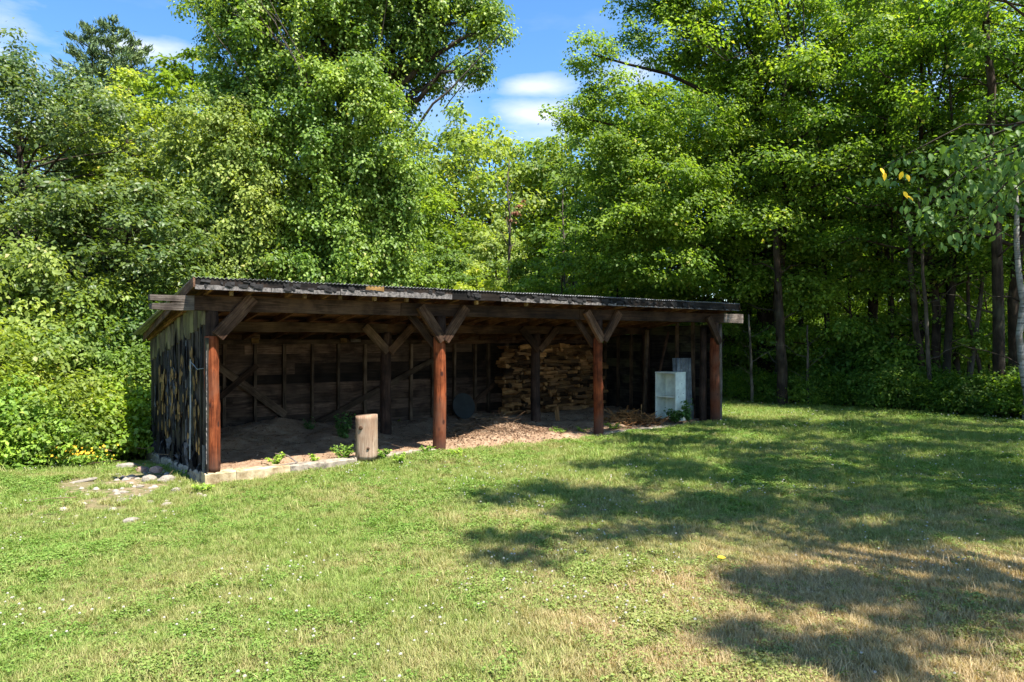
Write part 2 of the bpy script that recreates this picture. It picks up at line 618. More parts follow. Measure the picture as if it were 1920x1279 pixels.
M['dirt'] = dirtmat()
M['litter'] = wood('dry_leaf_and_chip_litter', (.16, .09, .055), (.34, .23, .15), (.56, .45, .33), gs=8, var=.2)


def gpx(px, Y):
    return (px - 960) / F * Y


# ------------------------------------------------------------------ terrain
ANG = math.atan2(.5922, .8058)
P1 = Vector((-4.704, 11.3, 0))
DV = Vector((math.cos(ANG), math.sin(ANG), 0))
NV = Vector((-math.sin(ANG), math.cos(ANG), 0))
LEN, DEP, BAY, MID = 12.37, 4.57, 4.123, 2.28


def shed_tn(x, y):
    x = np.asarray(x, float) - P1.x
    y = np.asarray(y, float) - P1.y
    return x * DV.x + y * DV.y, x * NV.x + y * NV.y


def W(t, n, z=0.0):
    p = P1 + DV * t + NV * n
    return Vector((p.x, p.y, z))


def gz(x, y):
    x = np.asarray(x, float)
    y = np.asarray(y, float)
    z = -.05 - .15 * sm(-1.0, -5.2, x) - .22 * sm(11.8, 15.5, y) * sm(-4.2, -7.2, x)
    z = z + .03 * sm(1, 6, x)
    z = z + (vnoise(x * .7, y * .7, 3) - .5) * .05 + (vnoise(x * 2.3, y * 2.3, 5) - .5) * .025
    t, n = shed_tn(x, y)
    inside = sm(-.3, .0, t) * sm(LEN + .3, LEN, t) * sm(-.05, .25, n) * sm(DEP + .4, DEP, n)
    z = z - .3 * inside
    z = z + .6 * sm(45, 120, y) + (vnoise(x * .12, y * .12, 8) - .5) * .5 * sm(24, 40, y)
    return z


def wild_mask(x, y):
    """1 where the mown lawn gives way to the woods"""
    x = np.asarray(x, float)
    y = np.asarray(y, float)
    w = (vnoise(x * .9, y * .9, 21) - .5) * 1.2
    # right-hand edge of the woods: line through (7.5,26.5) and (13.1,18.8)
    r = ((x - 7.5) * 7.7 + (y - 26.5) * 5.6) / 9.52 + w * .6
    right = sm(-.3, .5, r)
    # left edge: line through (-9.2,11.8) and (-7.4,15.6)
    l = ((-9.0 - x) * 3.8 + (y - 12.2) * 1.8) / 4.2 + w * .6
    left = sm(-.3, .5, l) * (y > 5)
    t, n = shed_tn(x, y)
    back = sm(DEP - .5, DEP + .3, n + w * .2)
    return np.clip(np.maximum(np.maximum(right, left), back), 0, 1)


def bare_mask(x, y):
    """bare, stony soil by the shed"""
    t, n = shed_tn(x, y)
    w = vnoise(x * 1.7, y * 1.7, 33)
    a = np.exp(-(((x + 6.0) / 1.1) ** 2 + ((y - 11.3) / 1.6) ** 2)) * (.45 + .75 * vnoise(x * 3.1, y * 3.1, 77))
    b = sm(-.55, -.05, n + (w - .5) * .3) * sm(3.7, 4.6, t) * sm(8.9, 8.0, t) * sm(1, .5, n)
    c = sm(-.14, -.02, n) * sm(-.3, 0, t) * sm(LEN, LEN - 1, t) * sm(1, .5, n)
    return np.clip(np.maximum(np.maximum(a, b), c * .8), 0, 1)


def make_ground():
    xs = np.unique(np.round(np.concatenate([np.linspace(-600, -60, 10), np.linspace(-60, -20, 20), np.arange(-20, 20, .22), np.linspace(20, 60, 20), np.linspace(60, 600, 10)]), 3))
    ys = np.unique(np.round(np.concatenate([np.linspace(-600, -30, 8), np.linspace(-30, 1, 16), np.arange(1, 31, .22), np.linspace(31, 90, 30), np.linspace(90, 600, 10)]), 3))
    X, Y = np.meshgrid(xs, ys)
    Z = gz(X, Y)
    v = np.stack([X.ravel(), Y.ravel(), Z.ravel()], 1)
    nx, ny = len(xs), len(ys)
    i = np.arange(nx - 1)
    j = np.arange(ny - 1)
    I, J = np.meshgrid(i, j)
    a = (J * nx + I).ravel()
    f = np.stack([a, a + 1, a + nx + 1, a + nx], 1)
    me = mesh_np('ground', v, f, {'wild': wild_mask(X, Y).ravel(), 'bare': bare_mask(X, Y).ravel()}, True)
    o = link('ground', me, M['ground'])
    tag(o, 'mown lawn running into dark forest floor under the trees', kind='structure')


make_ground()

# ------------------------------------------------------------------ leaves
def unit(a):
    return a / np.maximum(np.linalg.norm(a, axis=1, keepdims=True), 1e-9)


def leaf_mesh(name, c, nrm, tip, size, rnd, aspect=.36, fold=.12):
    nrm = unit(nrm)
    tip = unit(tip - nrm * np.sum(tip * nrm, 1, keepdims=True))
    side = np.cross(nrm, tip)
    s = size[:, None]
    base = c - tip * s * .5
    tp = c + tip * s * .5 - nrm * s * fold * .6
    mid = c - tip * s * .06
    L = mid + side * s * aspect + nrm * s * fold
    R = mid - side * s * aspect + nrm * s * fold
    n = len(c)
    v = np.stack([base, R, tp, L], 1).reshape(-1, 3)
    o = np.arange(n)[:, None] * 4
    f = np.concatenate([o + [0, 1, 2], o + [0, 2, 3]], 0)
    return mesh_np(name, v, f, {'rnd': np.repeat(rnd, 4)})


def puff(rng, centers, rad, nleaf, size, flat=.5, out=.7, up=.8, tipdown=.5, tint=None, rjit=.3, shell=.45):
    """leaf-sized faces in lens-shaped sprays around centres; returns the leaf arrays"""
    n = len(centers)
    cnt = np.maximum(4, (nleaf * (rad / rad.mean()) ** 2)).astype(int)
    idx = np.repeat(np.arange(n), cnt)
    m = len(idx)
    d = unit(rng.normal(size=(m, 3)))
    d[:, 2] = np.where(rng.random(m) < .35, -d[:, 2], np.abs(d[:, 2]))
    d[:, 2] *= 1
    r = shell + (1 - shell) * rng.random(m) ** .7
    jit = 1 + rng.normal(size=m) * rjit
    off = d * (rad[idx] * r * jit)[:, None]
    off[:, 2] *= flat
    c = centers[idx] + off
    c[:, 2] -= (off[:, 0] ** 2 + off[:, 1] ** 2) / np.maximum(rad[idx], .1) * .22
    nrm = d * out + np.array([SH.x * .3, SH.y * .42, up]) + rng.normal(size=(m, 3)) * .45
    tip = d * np.array([1, 1, .2]) + rng.normal(size=(m, 3)) * .5 + np.array([0, 0, -tipdown])
    sz = size * (0.55 + .8 * rng.random(m))
    rn = rng.random(m)
    if tint is not None:
        rn = np.clip(rn * .5 + tint[idx] * .5, 0, .93)
    top = rng.random(m) > .985
    rn = np.where(top, .99, np.clip(rn, 0, .93))
    return c, nrm, tip, sz, rn


def cat(parts):
    return [np.concatenate([p[i] for p in parts], 0) for i in range(5)]


def branch_pts(rng, a, b, k=5, sag=.0, wob=.06):
    a = np.array(a, float)
    b = np.array(b, float)
    L = np.linalg.norm(b - a)
    pts = []
    for i in range(k + 1):
        s = i / k
        p = a + (b - a) * s
        p = p + np.array([0, 0, sag * L * math.sin(math.pi * s)])
        if 0 < i < k:
            p = p + rng.normal(size=3) * wob * L * .5
        pts.append(p)
    return pts


def gen_tree(seed, H, R, bare, nlimb=26, leaves=100, leaf=.15, cr=.62, flat=.5, shape=.6, rise=.35, r0=None, lean=(0, 0), forks=5, dens=1.0, shell=.45):
    """returns (trunk mesh, crown mesh) of a broadleaf tree standing at the origin"""
    rng = np.random.default_rng(seed)
    mb = MB()
    r0 = r0 or H * .014
    top = H * .93
    kseg = 9
    ax = []
    off = np.zeros(2)
    for i in range(kseg + 1):
        s = i / kseg
        if i:
            off = off + rng.normal(size=2) * H * .008
        ax.append((off[0] + lean[0] * s * s * H, off[1] + lean[1] * s * s * H, s * top))
    ax = np.array(ax)

    def at(z):
        z = min(max(z, 0), top)
        return np.array([np.interp(z, ax[:, 2], ax[:, 0]), np.interp(z, ax[:, 2], ax[:, 1]), z])
    mb.tube([(ax[0][0], ax[0][1], -.3)] + [tuple(p) for p in ax], [r0 * 1.45] + [r0 * (1.12 if i == 0 else (1 - .88 * i / kseg)) for i in range(kseg + 1)], 8)
    cs, rs = [], []
    for i in range(nlimb):
        u = (i + rng.random() * .8) / nlimb
        z0 = bare * .85 + (top - bare * .85) * (u ** .9) * .93
        az = i * 2.39996 + rng.normal() * .3
        prof = max(.16, math.sin(math.pi * (0.16 + .84 * u)) ** shape)
        L = R * prof * (.72 + .45 * rng.random())
        a = at(z0)
        b = a + np.array([math.cos(az) * L, math.sin(az) * L, L * rise * (.4 + 1.0 * rng.random())])
        pts = branch_pts(rng, a, b, 5, .06)
        rr = r0 * (1 - .85 * u) * .42
        mb.tube([tuple(p) for p in pts], [rr * (1 - .8 * k / 5) for k in range(6)], 5, False)
        pn = np.array(pts)
        for q in range(forks):
            s = .38 + .66 * (q + rng.random() * .8) / forks
            s = min(s, 1.0)
            p = np.array([np.interp(s, np.linspace(0, 1, 6), pn[:, k]) for k in range(3)])
            sa = az + (1 if q % 2 else -1) * (.5 + .8 * rng.random())
            sl_ = L * (.12 + .3 * rng.random()) * (1.25 - s)
            e = p + np.array([math.cos(sa) * sl_, math.sin(sa) * sl_, sl_ * .35 + rng.normal() * .12])
            if sl_ > .25:
                mb.tube([tuple(p), tuple((p + e) / 2 + rng.normal(size=3) * .03), tuple(e)], [rr * .32, rr * .22, rr * .1], 4, False)
            cs.append(e)
            rs.append(cr * (.65 + .7 * rng.random()) * (1.05 - .25 * u))
    for q in range(5):
        cs.append(at(top) + rng.normal(size=3) * np.array([.35, .35, .3]) * cr + np.array([0, 0, cr * .4]))
        rs.append(cr * .7)
    cs = np.array(cs)
    rs = np.array(rs)
    arr = puff(rng, cs, rs, leaves * dens, leaf, flat, tint=rng.random(len(cs)), shell=shell)
    return mb.mesh('trunk', True), leaf_mesh('crown', *arr[:4], arr[4])


def gen_clump_tree(seed, base, trunk_top, r0, blobs, leaf=.12, per=85, sub=.42, flat=.8, curtain=0, out=1.0, up=.6, limbs=True, extra_limbs=()):
    """a tree whose crown is a set of big leafy masses: blobs = (x,y,z, rx,ry,rz). Coordinates relative to base."""
    rng = np.random.default_rng(seed)
    mb = MB()
    base = np.array([0., 0., 0.])
    tt = np.array(trunk_top, float)
    pts = branch_pts(rng, base - [0, 0, .3], tt, 7, 0, .02)
    mb.tube([tuple(p) for p in pts], [r0 * (1.25 - i * .13) for i in range(8)], 9)
    cs, rs = [], []
    for (bx, by, bz, rx, ry, rz) in blobs:
        ctr = np.array([bx, by, bz])
        if limbs:
            s = min(.95, max(.15, (bz - rz * .3) / tt[2] * .8))
            a = base + (tt - base) * s
            mb.tube([tuple(p) for p in branch_pts(rng, a, ctr, 5, .05)], [r0 * .38 * (1 - .15 * k) for k in range(6)], 5, False)
        area = 4 * math.pi * ((rx * ry) ** 1.6 / 3 + (rx * rz) ** 1.6 / 3 + (ry * rz) ** 1.6 / 3) ** (1 / 1.6)
        ns = int(area / (sub * sub * 1.5)) + 3
        d = unit(rng.normal(size=(ns, 3)))
        rad = np.clip(1 + rng.normal(size=(ns, 1)) * .13, .55, 1.25)
        # lumpy outline
        lob = 1 + .16 * np.sin(d[:, 0:1] * 5 + seed + bx) * np.cos(d[:, 2:3] * 6 + by) + .08 * np.sin(d[:, 1:2] * 11 + bz)
        p = ctr + d * np.array([rx, ry, rz]) * rad * lob
        keep = p[:, 2] > .2
        cs.append(p[keep])
        rs.append(sub * (.6 + .8 * rng.random(keep.sum())))
    for (a, b, r, w) in extra_limbs:
        pts = branch_pts(rng, a, b, 7, .03, w)
        mb.tube([tuple(p) for p in pts], [r * (1 - .12 * k) for k in range(8)], 6, False)
    cs = np.concatenate(cs, 0)
    rs = np.concatenate(rs, 0)
    parts = [puff(rng, cs, rs, per, leaf, flat, out=out, up=up, tint=rng.random(len(cs)), tipdown=.9)]
    if curtain:
        # hanging strands of vine leaves on the outer masses
        fr = np.argsort(cs[:, 1] + rng.normal(size=len(cs)) * .5)[:len(cs) // 2]
        pick = rng.choice(fr, curtain)
        P, N, T, S, Rn = [], [], [], [], []
        for i in pick:
            p = cs[i] + rng.normal(size=3) * .15
            L = .4 + 1.6 * rng.random() ** 1.5
            k = int(L / .05)
            zz = np.linspace(0, 1, k)
            sway = rng.normal(size=2) * .18
            c = np.stack([p[0] + sway[0] * zz ** 2 + rng.normal(size=k) * .05, p[1] - .25 + sway[1] * zz + rng.normal(size=k) * .05, p[2] - zz * L], 1)
            P.append(c)
            N.append(np.array([0, -.5, .55]) + rng.normal(size=(k, 3)) * .4)
            T.append(np.array([0, -.2, -1]) + rng.normal(size=(k, 3)) * .4)
            S.append(leaf * (.8 + .5 * rng.random(k)))
            Rn.append(np.clip(.7 + rng.random(k) * .3, 0, .95))
        parts.append([np.concatenate(q, 0) for q in (P, N, T, S, Rn)])
    arr = cat(parts)
    return mb.mesh('trunk', True), leaf_mesh('crown', *arr[:4], arr[4], .38)


def plant_tree(name, meshes, loc, rz=0, s=1, label=None, cat_='tree', group=None, bark='bark', leaf='leaf_mid'):
    tm, cm = meshes
    r = empty(name, loc, rz, label, cat_, group)
    r.scale = (s, s, s) if not isinstance(s, tuple) else s
    link('trunk', tm, M[bark], r)
    link('crown', cm, M[leaf], r)
    return r


def G(x, y):
    return (x, y, float(gz(x, y)))


# ------------------------------------------------------------------ woods
# --- far belt that closes the view behind everything
far_a = gen_tree(101, 17, 5.2, 2.5, 34, 62, .30, 1.05, .6, .5, leaf and .35 if False else .35)
far_b = gen_tree(102, 14, 4.8, 1.5, 32, 62, .28, 1.0, .65, .45, .3)
rngb = np.random.default_rng(5)
first = {}


def far_tree(x, y, k, s, label, group, leafm='leaf_far'):
    key = (k, leafm)
    rz = rngb.random() * 6.28
    if key not in first:
        ms = (far_a, far_b)[k]
        cm = ms[1]
        first[key] = plant_tree('woodland_tree', (ms[0], cm), G(x, y), rz, s, label, 'tree', group, 'bark', leafm)
        return first[key]
    return copy_tree(first[key], G(x, y), rz, s, label, group)


belt = []
for i in range(15):          # behind the left and the middle
    px = -120 + i * 82 + rngb.normal() * 14
    Y = 44 + rngb.random() * 8
    if 780 < px < 1110:
        continue
    far_tree(gpx(px, Y), Y, i % 2, .82 + .2 * rngb.random(), 'tall green tree deep in the woods behind the big vine-covered tree and the dark oak', 'background trees behind the left half')
for i, (px, Y) in enumerate(((-260, 30), (-420, 26), (-620, 24), (-900, 22), (-180, 38))):
    far_tree(gpx(px, Y), Y, i % 2, .7, 'tree of the woods carrying on left of the picture', 'trees left of the picture')
for i, (px, Y) in enumerate(((2120, 30), (2300, 27), (2500, 24), (2800, 21))):
    far_tree(gpx(px, Y), Y, i % 2, .85, 'tree of the woods carrying on right of the picture', 'trees right of the picture', 'leaf_mid')
# rounded trees seen in the gap in the middle of the picture
far_tree(gpx(850, 47), 47, 0, (1.0, 1.0, 1.04), 'rounded tall tree highest in the gap, right of the vine-covered tree', 'trees in the gap')
far_tree(gpx(925, 50), 50, 1, (1.1, 1.1, 1.27), 'rounded tree stepping down right of the tallest one in the gap', 'trees in the gap')
far_tree(gpx(995, 56), 56, 0, 1.04, 'low far treetop at the bottom of the sky gap', 'trees in the gap')
far_tree(gpx(1050, 55), 55, 1, (1.1, 1.1, 1.26), 'far tree at the right end of the sky gap beside the big maple', 'trees in the gap')
far_tree(gpx(790, 42), 42, 1, .9, 'pale green tree tucked behind the right side of the vine-covered tree', 'trees in the gap', 'leaf_mid')
for i, px in enumerate((700, 790, 880, 960, 1040, 1120, 1200)):
    far_tree(gpx(px, 66), 66, i % 2, .85, 'distant tree closing the view behind the gap', 'distant trees behind the gap')
for i in range(14):          # behind the right-hand woods
    px = 1140 + i * 80 + rngb.normal() * 18
    Y = 40 + rngb.random() * 10
    far_tree(gpx(px, Y), Y, i % 2, .95 + .25 * rngb.random(), 'tall tree deep inside the right-hand woods', 'background trees in the right-hand woods', 'leaf_mid')

# --- younger trees standing in the gap behind the roof
young = gen_tree(111, 8.5, 2.3, .8, 30, 62, .17, .5, .6, .55, .3)
young2 = gen_tree(112, 7.5, 2.6, .5, 30, 66, .17, .52, .45, .5, .2)
yl = [(840, 31, 0, .80, 'slender young tree above the shed roof just right of the vine-covered tree', 'leaf_mid'),
      (905, 28, 1, .66, 'bright bushy sapling above the middle of the roof', 'leaf_yel'),
      (985, 30, 0, .72, 'pale yellowish young tree below the red dead leaves', 'leaf_mid'),
      (1040, 27, 1, .78, 'spreading young maple above the roof left of the big maple', 'leaf_maple'),
      (930, 36, 0, .98, 'darker young tree behind the saplings in the gap', 'leaf_far'),
      (1075, 35, 0, 1.02, 'tall young tree in the gap with pale stems beside it', 'leaf_maple'),
      (780, 33, 1, 1.0, 'young tree at the right foot of the vine-covered tree', 'leaf_mid'),
      (1150, 28, 1, .82, 'low branching young tree under the big maple', 'leaf_maple'),
      (1240, 29, 0, .85, 'young tree above the right third of the roof', 'leaf_maple'),
      (1330, 30, 1, .95, 'young tree above the right end of the roof', 'leaf_shade')]
for i, (px, Y, k, s, lab, lm) in enumerate(yl):
    tm, cm = (young, young2)[k]
    plant_tree('young_tree', (tm, cm), G(gpx(px, Y), Y), i * 1.3, s, lab, 'tree', 'young trees behind the roof', 'bark', lm)

# --- dead pale stems in the gap
def dead_tree(px, Y, ytop, label, seed, r=.09, lean=0.0):
    rng = np.random.default_rng(seed)
    x = gpx(px, Y)
    z0 = float(gz(x, Y))
    H = EYE + (640 - ytop) / F * Y - z0
    root = empty('dead_tree', (x, Y, z0), 0, label, 'dead tree')
    mb = MB()
    pts = branch_pts(rng, (0, 0, -.2), (lean, 0, H), 8, 0, .01)
    mb.tube([tuple(p) for p in pts], [r * (1.1 - .12 * i) for i in range(9)], 7)
    mb.build('trunk', M['pale_bark'], root, smooth=True)
    mb = MB()
    for i in range(16):
        z = H * (.5 + .48 * i / 16)
        az = i * 2.4
        L = (1.1 - i * .05) * (.5 + .6 * rng.random())
        a = np.array([lean * z / H, 0, z])
        b = a + np.array([math.cos(az) * L * .6, math.sin(az) * L * .6, L * .9])
        mb = MB()
        mb.tube([tuple(p) for p in branch_pts(rng, a, b, 4, 0, .1)], [r * .3, r * .25, r * .2, r * .12, r * .06], 4, False)
        mb.build('branch', M['pale_bark'], root)
    return root


DT = dead_tree(955, 34, 300, 'bare pale dead tree with fine upright twigs in the gap', 7, .12)
dead_tree(1056, 33, 355, 'thin pale broken stem right of the bare dead tree', 8, .10)
dead_tree(1076, 31, 400, 'shortest pale stem, nearest the big maple', 9, .08, .1)
rd = np.random.default_rng(3)
cs = np.array([[0, 0, 0], [.2, 0, .35], [-.15, 0, -.3], [.35, .1, .6]])
arr = puff(rd, cs, np.array([.26, .2, .2, .14]), 34, .12)
o = link('dead_leaves', leaf_mesh('dead_leaves', *arr[:4], arr[4]), M['leaf_red'], DT, (gpx(966, 33) - DT.location.x, -.6, EYE + (640 - 402) / F * 33.4 - DT.location.z))
o['label'] = 'spray of dead reddish leaves on the bare tree'

# --- left side, back to front
def gen_pine(seed, H, R):
    rng = np.random.default_rng(seed)
    mb = MB()
    mb.tube([(0, 0, -.3), (0, 0, H * .5), (0.1, 0, H)], [.22, .14, .02], 7)
    P, N, T, S, Rn = [], [], [], [], []
    nl = 60
    for i in range(nl):
        u = i / nl
        z = H * (.35 + .65 * u)
        L = R * (1 - u) ** .75 * (.6 + .6 * rng.random()) + .25
        az = i * 2.39996
        e = np.array([math.cos(az) * L, math.sin(az) * L, L * .45])
        a = np.array([0, 0, z])
        mb.tube([tuple(a), tuple(a + e * .5 + np.array([0, 0, -.03])), tuple(a + e)], [.035, .022, .008], 4, False)
        k = int(95 * L) + 40
        s = rng.random(k) ** .6
        c = a + e * s[:, None] + rng.normal(size=(k, 3)) * np.array([.16, .16, .08]) * (0.6 + L * .25)
        P.append(c)
        d = unit(e[None] + rng.normal(size=(k, 3)) * .5 + np.array([0, 0, .8]))
        T.append(d)
        N.append(rng.normal(size=(k, 3)))
        S.append(.30 * (.7 + .6 * rng.random(k)))
        Rn.append(rng.random(k) * .93)
    P, N, T, S, Rn = [np.concatenate(q, 0) for q in (P, N, T, S, Rn)]
    return mb.mesh('trunk', True), leaf_mesh('crown', P, N, T, S, Rn, .10, .02)


pine = gen_pine(31, 17.0, 3.5)
pr = plant_tree('pine_tree', pine, G(gpx(170, 37), 37), 0, 1.10, 'tallest pine rising behind the dark oak at upper left', 'pine tree', 'pines at upper left', 'bark', 'leaf_pine')
copy_tree(pr, G(gpx(212, 38), 38), 2.0, 1.14, 'second pine just right of the tallest one', 'pines at upper left')
copy_tree(pr, G(gpx(250, 40), 40), 4.0, 1.13, 'lowest pine beside the cloud at upper left', 'pines at upper left')

yel = gen_tree(41, 12.6, 3.3, 1.5, 60, 85, .15, .62, .55, .45, .35)
plant_tree('yellow_green_tree', yel, G(gpx(262, 25.5), 25.5), .5, (1.0, 1.0, .98), 'yellow-green leafy tree between the dark oak and the vine-covered tree', 'tree', None, 'bark', 'leaf_yel')
wal = gen_tree(42, 15.2, 3.0, 5, 30, 80, .19, .62, .5, .5, .4)
plant_tree('broadleaf_tree', wal, G(gpx(352, 30), 30), 2.5, 1.0, 'darker tree with feathery top left of the vine-covered tree against the sky', 'tree', None, 'bark', 'leaf_mid')
oak = gen_tree(43, 11.4, 3.9, 1.0, 80, 135, .122, .66, .6, .36, .3, r0=.22)
plant_tree('oak_tree', oak, G(gpx(45, 20.5), 20.5), 0, (1.0, 1.0, .99), 'dark glossy-leaved oak filling the left edge of the picture', 'oak tree', None, 'bark', 'leaf_oak')
oak2 = gen_tree(44, 7.8, 2.8, .6, 56, 100, .13, .55, .55, .4, .3)
plant_tree('oak_tree', oak2, G(gpx(225, 18.6), 18.6), 1, (1, 1, .92), 'smaller dark oak stepping down towards the shed corner', 'oak tree', None, 'bark', 'leaf_oak')

# vine-covered big tree
VX, VY = gpx(620, 22.5), 22.5


def vb(px, py, Y, rx, rz, ry=None):
    return (gpx(px, Y) - VX, Y - VY, EYE + (640 - py) / F * Y + .2, rx, ry or rx * .8, rz)


blobs = [vb(620, 400, 22, 2.3, 2.3), vb(630, 480, 20.8, 1.6, 1.3), vb(520, 480, 21.5, 1.7, 1.6), vb(722, 480, 21.5, .85, 1.5),
         vb(540, 330, 21.6, 1.4, 1.9), vb(640, 240, 20.8, 1.75, 1.9), vb(700, 340, 21.2, 1.15, 1.7), vb(540, 190, 21.5, 1.2, 1.0),
         vb(560, 60, 22, 2.3, 1.6), vb(690, 60, 23, 2.0, 1.7), vb(465, 120, 22, 1.15, 1.3), vb(460, 250, 22, 1.2, 1.5), vb(430, 10, 22.5, 1.0, .8),
         vb(722, 200, 23, .85, 1.6), vb(775, 70, 22.5, .95, 1.0), vb(865, 35, 22, .9, .6), vb(925, 50, 21.6, .48, .46), vb(890, 125, 21.8, .62, .30),
         vb(815, 145, 22.4, .4, .35), vb(600, -60, 22.5, 2.8, 1.6), vb(780, -70, 22.5, 2.2, 1.4), vb(460, -60, 22.5, 1.4, .9), vb(680, -190, 22.5, 2.6, 1.4),
         vb(870, -20, 22, 1.1, .5), vb(712, 400, 21.6, .8, 1.2)]
vt = gen_clump_tree(51, (0, 0, 0), (.4, .3, 13.5), .42, blobs, .102, 105, .38, .85, 620,
                    extra_limbs=[((.3, 0, 8.2), (vb(930, 60, 21.6, 1, 1)[0], -.9, vb(930, 60, 21.6, 1, 1)[2]), .07, .02),
                                 ((.2, -.4, 9.0), (vb(360, -60, 21.5, 1, 1)[0], -1.6, vb(300, -60, 21.5, 1, 1)[2]), .07, .02),
                                 ((vb(545, 100, 21, 1, 1)[0], -2.2, vb(545, 100, 21, 1, 1)[2]), (vb(440, -20, 20.6, 1, 1)[0], -2.6, vb(440, -20, 20.6, 1, 1)[2]), .05, .02)])
VT = plant_tree('vine_covered_tree', vt, G(VX, VY), 0, 1, 'huge tree smothered in hanging green vines behind the left half of the shed', 'tree', None, 'bark', 'leaf_vine')
rdl = np.random.default_rng(8)
for (x0, y0, x1, y1, Yd, r_) in ((548, 108, 470, -20, 19.2, .035), (556, 112, 500, -25, 19.4, .028), (430, 110, 372, 20, 19.8, .022), (520, 70, 440, 30, 19.3, .015), (1e9, 0, 0, 0, 0, 0), (712, 20, 735, -30, 19.8, .02), (800, 205, 938, 70, 20.4, .05), (850, 165, 905, 120, 20.4, .02)):
    if x0 > 1e8:
        continue
    A_ = np.array([gpx(x0, Yd) - VX, Yd - VY, EYE + (640 - y0) / F * Yd - VT.location.z])
    B_ = np.array([gpx(x1, Yd) - VX, Yd - VY - .2, EYE + (640 - y1) / F * Yd - VT.location.z])
    mb = MB()
    pp = branch_pts(rdl, A_ + (A_ - B_) * .4 + np.array([0, .9, 0]), B_, 6, .02, .03)
    mb.tube([tuple(p) for p in pp], [r_ * (1 - .13 * q) for q in range(7)], 5)
    for q in (3, 4, 5):
        e_ = pp[q] + np.array([rdl.normal() * .3, -.1, .45 * rdl.random() + .1])
        mb.tube([tuple(pp[q]), tuple((pp[q] + e_) / 2 + rdl.normal(size=3) * .03), tuple(e_)], [r_ * .35, r_ * .25, r_ * .1], 4)
    mb.build('bare_limb', M['pale_bark'], VT)
VX2, VY2 = gpx(400, 21), 21
VX_, VY_ = VX, VY
VX, VY = VX2, VY2
b2 = [vb(400, 235, 20.6, 1.1, .95), vb(445, 300, 20.2, .9, 1.3), vb(380, 340, 20.8, 1.1, 1.3), vb(430, 430, 20.2, 1.0, 1.3), vb(360, 450, 20.2, 1.0, 1.1),
      vb(470, 390, 20, .7, 1.2), vb(400, 510, 20, 1.5, .8)]
vt2 = gen_clump_tree(52, (0, 0, 0), (.1, .2, 6.5), .2, b2, .10, 100, .36, .8, 130)
plant_tree('vine_covered_tree', vt2, G(VX, VY), 0, 1, 'smaller brighter vine-draped tree left of the huge one above the shed corner', 'tree', None, 'bark', 'leaf_yel' if False else 'leaf_shrub')
VX, VY = VX_, VY_

# --- shrubs along the left edge and behind the shed
def gen_shrub(seed, H, R, n=60, leaves=90, leaf=.095, cr=.34, flat=.7):
    rng = np.random.default_rng(seed)
    mb = MB()
    cs, rs = [], []
    for i in range(n):
        u = (i + .5) / n
        az = i * 2.39996
        el = math.asin(u ** .8)
        rr = (.80 + .28 * rng.random())
        p = np.array([math.cos(az) * math.cos(el) * R * rr, math.sin(az) * math.cos(el) * R * rr, .12 + math.sin(el) * (H - cr * .6) * rr])
        p[:2] *= (1 + .1 * math.sin(az * 3 + seed))
        cs.append(p)
        rs.append(cr * (.6 + .8 * rng.random()))
        if i % 3 == 0:
            mb.tube([(rng.normal() * .1, rng.normal() * .1, -.1), tuple(p * np.array([.4, .4, .6])), tuple(p)], [.025, .017, .006], 4, False)
    cs = np.array(cs)
    # inner fill
    ins = cs[rng.random(len(cs)) < .45] * np.array([.55, .55, .6])
    allc = np.concatenate([cs, ins])
    allr = np.concatenate([rs, np.full(len(ins), cr)])
    arr = puff(rng, allc, allr, leaves, leaf, flat, out=.8, up=.7, tint=rng.random(len(allc)), tipdown=.5)
    return mb.mesh('stems', True), leaf_mesh('foliage', *arr[:4], arr[4], .36)


def plant_shrub(name, ms, loc, rz, s, label, group, leafm, cat_='shrub'):
    r = empty(name, loc, rz, label, cat_, group)
    r.scale = s if isinstance(s, tuple) else (s, s, s)
    link('stems', ms[0], M['bark'], r)
    cm = ms[1]
    link('foliage', cm, M[leafm], r)
    return r


sh_a = gen_shrub(61, 3.4, 1.9, 100, 105, .10, .42)
sh_b = gen_shrub(62, 1.3, 1.1, 56, 85, .085, .27)
sh_c = gen_shrub(63, 2.2, 1.5, 80, 95, .092, .36)
SG = 'shrubs along the left edge of the lawn'
for (px, Y, ms, s, rz, lab, lm) in [
    (20, 16.5, sh_a, (1.15, 1.1, 1.42), 0, 'tall bright green shrub at the left edge in front of the dark oak', 'leaf_shrub'),
    (165, 17.2, sh_a, (1.05, 1.0, 1.22), 2, 'tall leafy shrub between the left edge and the shed', 'leaf_shrub'),
    (285, 17.8, sh_a, (1.0, 1.0, 1.15), 4, 'tall shrub rising right behind the shed corner', 'leaf_mid'),
    (90, 15.2, sh_c, (1.15, 1.1, 1.2), 1, 'rounded shrub with pale leaves in the middle of the left thicket', 'leaf_shrub'),
    (-40, 14.2, sh_c, (1.2, 1.1, 1.25), 3, 'rounded shrub cut by the left edge of the picture', 'leaf_shrub'),
    (225, 16.3, sh_c, (1.05, 1, 1.05), 5, 'rounded shrub close to the shed side wall', 'leaf_mid'),
    (15, 13.6, sh_b, (1.15, 1, 1.15), 0, 'low bramble at the far left of the lawn edge', 'leaf_weed'),
    (125, 14.1, sh_b, (1.2, 1.05, 1.15), 2, 'low bramble behind the yellow flowers', 'leaf_shrub'),
    (225, 15.0, sh_b, (1.1, 1, 1.1), 4, 'low bramble between the yellow flowers and the shed', 'leaf_weed'),
    (70, 13.5, sh_b, (.9, .9, .75), 5, 'lowest bramble in front of the left thicket', 'leaf_weed')]:
    x = gpx(px, Y)
    plant_shrub('shrub', ms, G(x, Y), rz, s, lab, SG, lm)
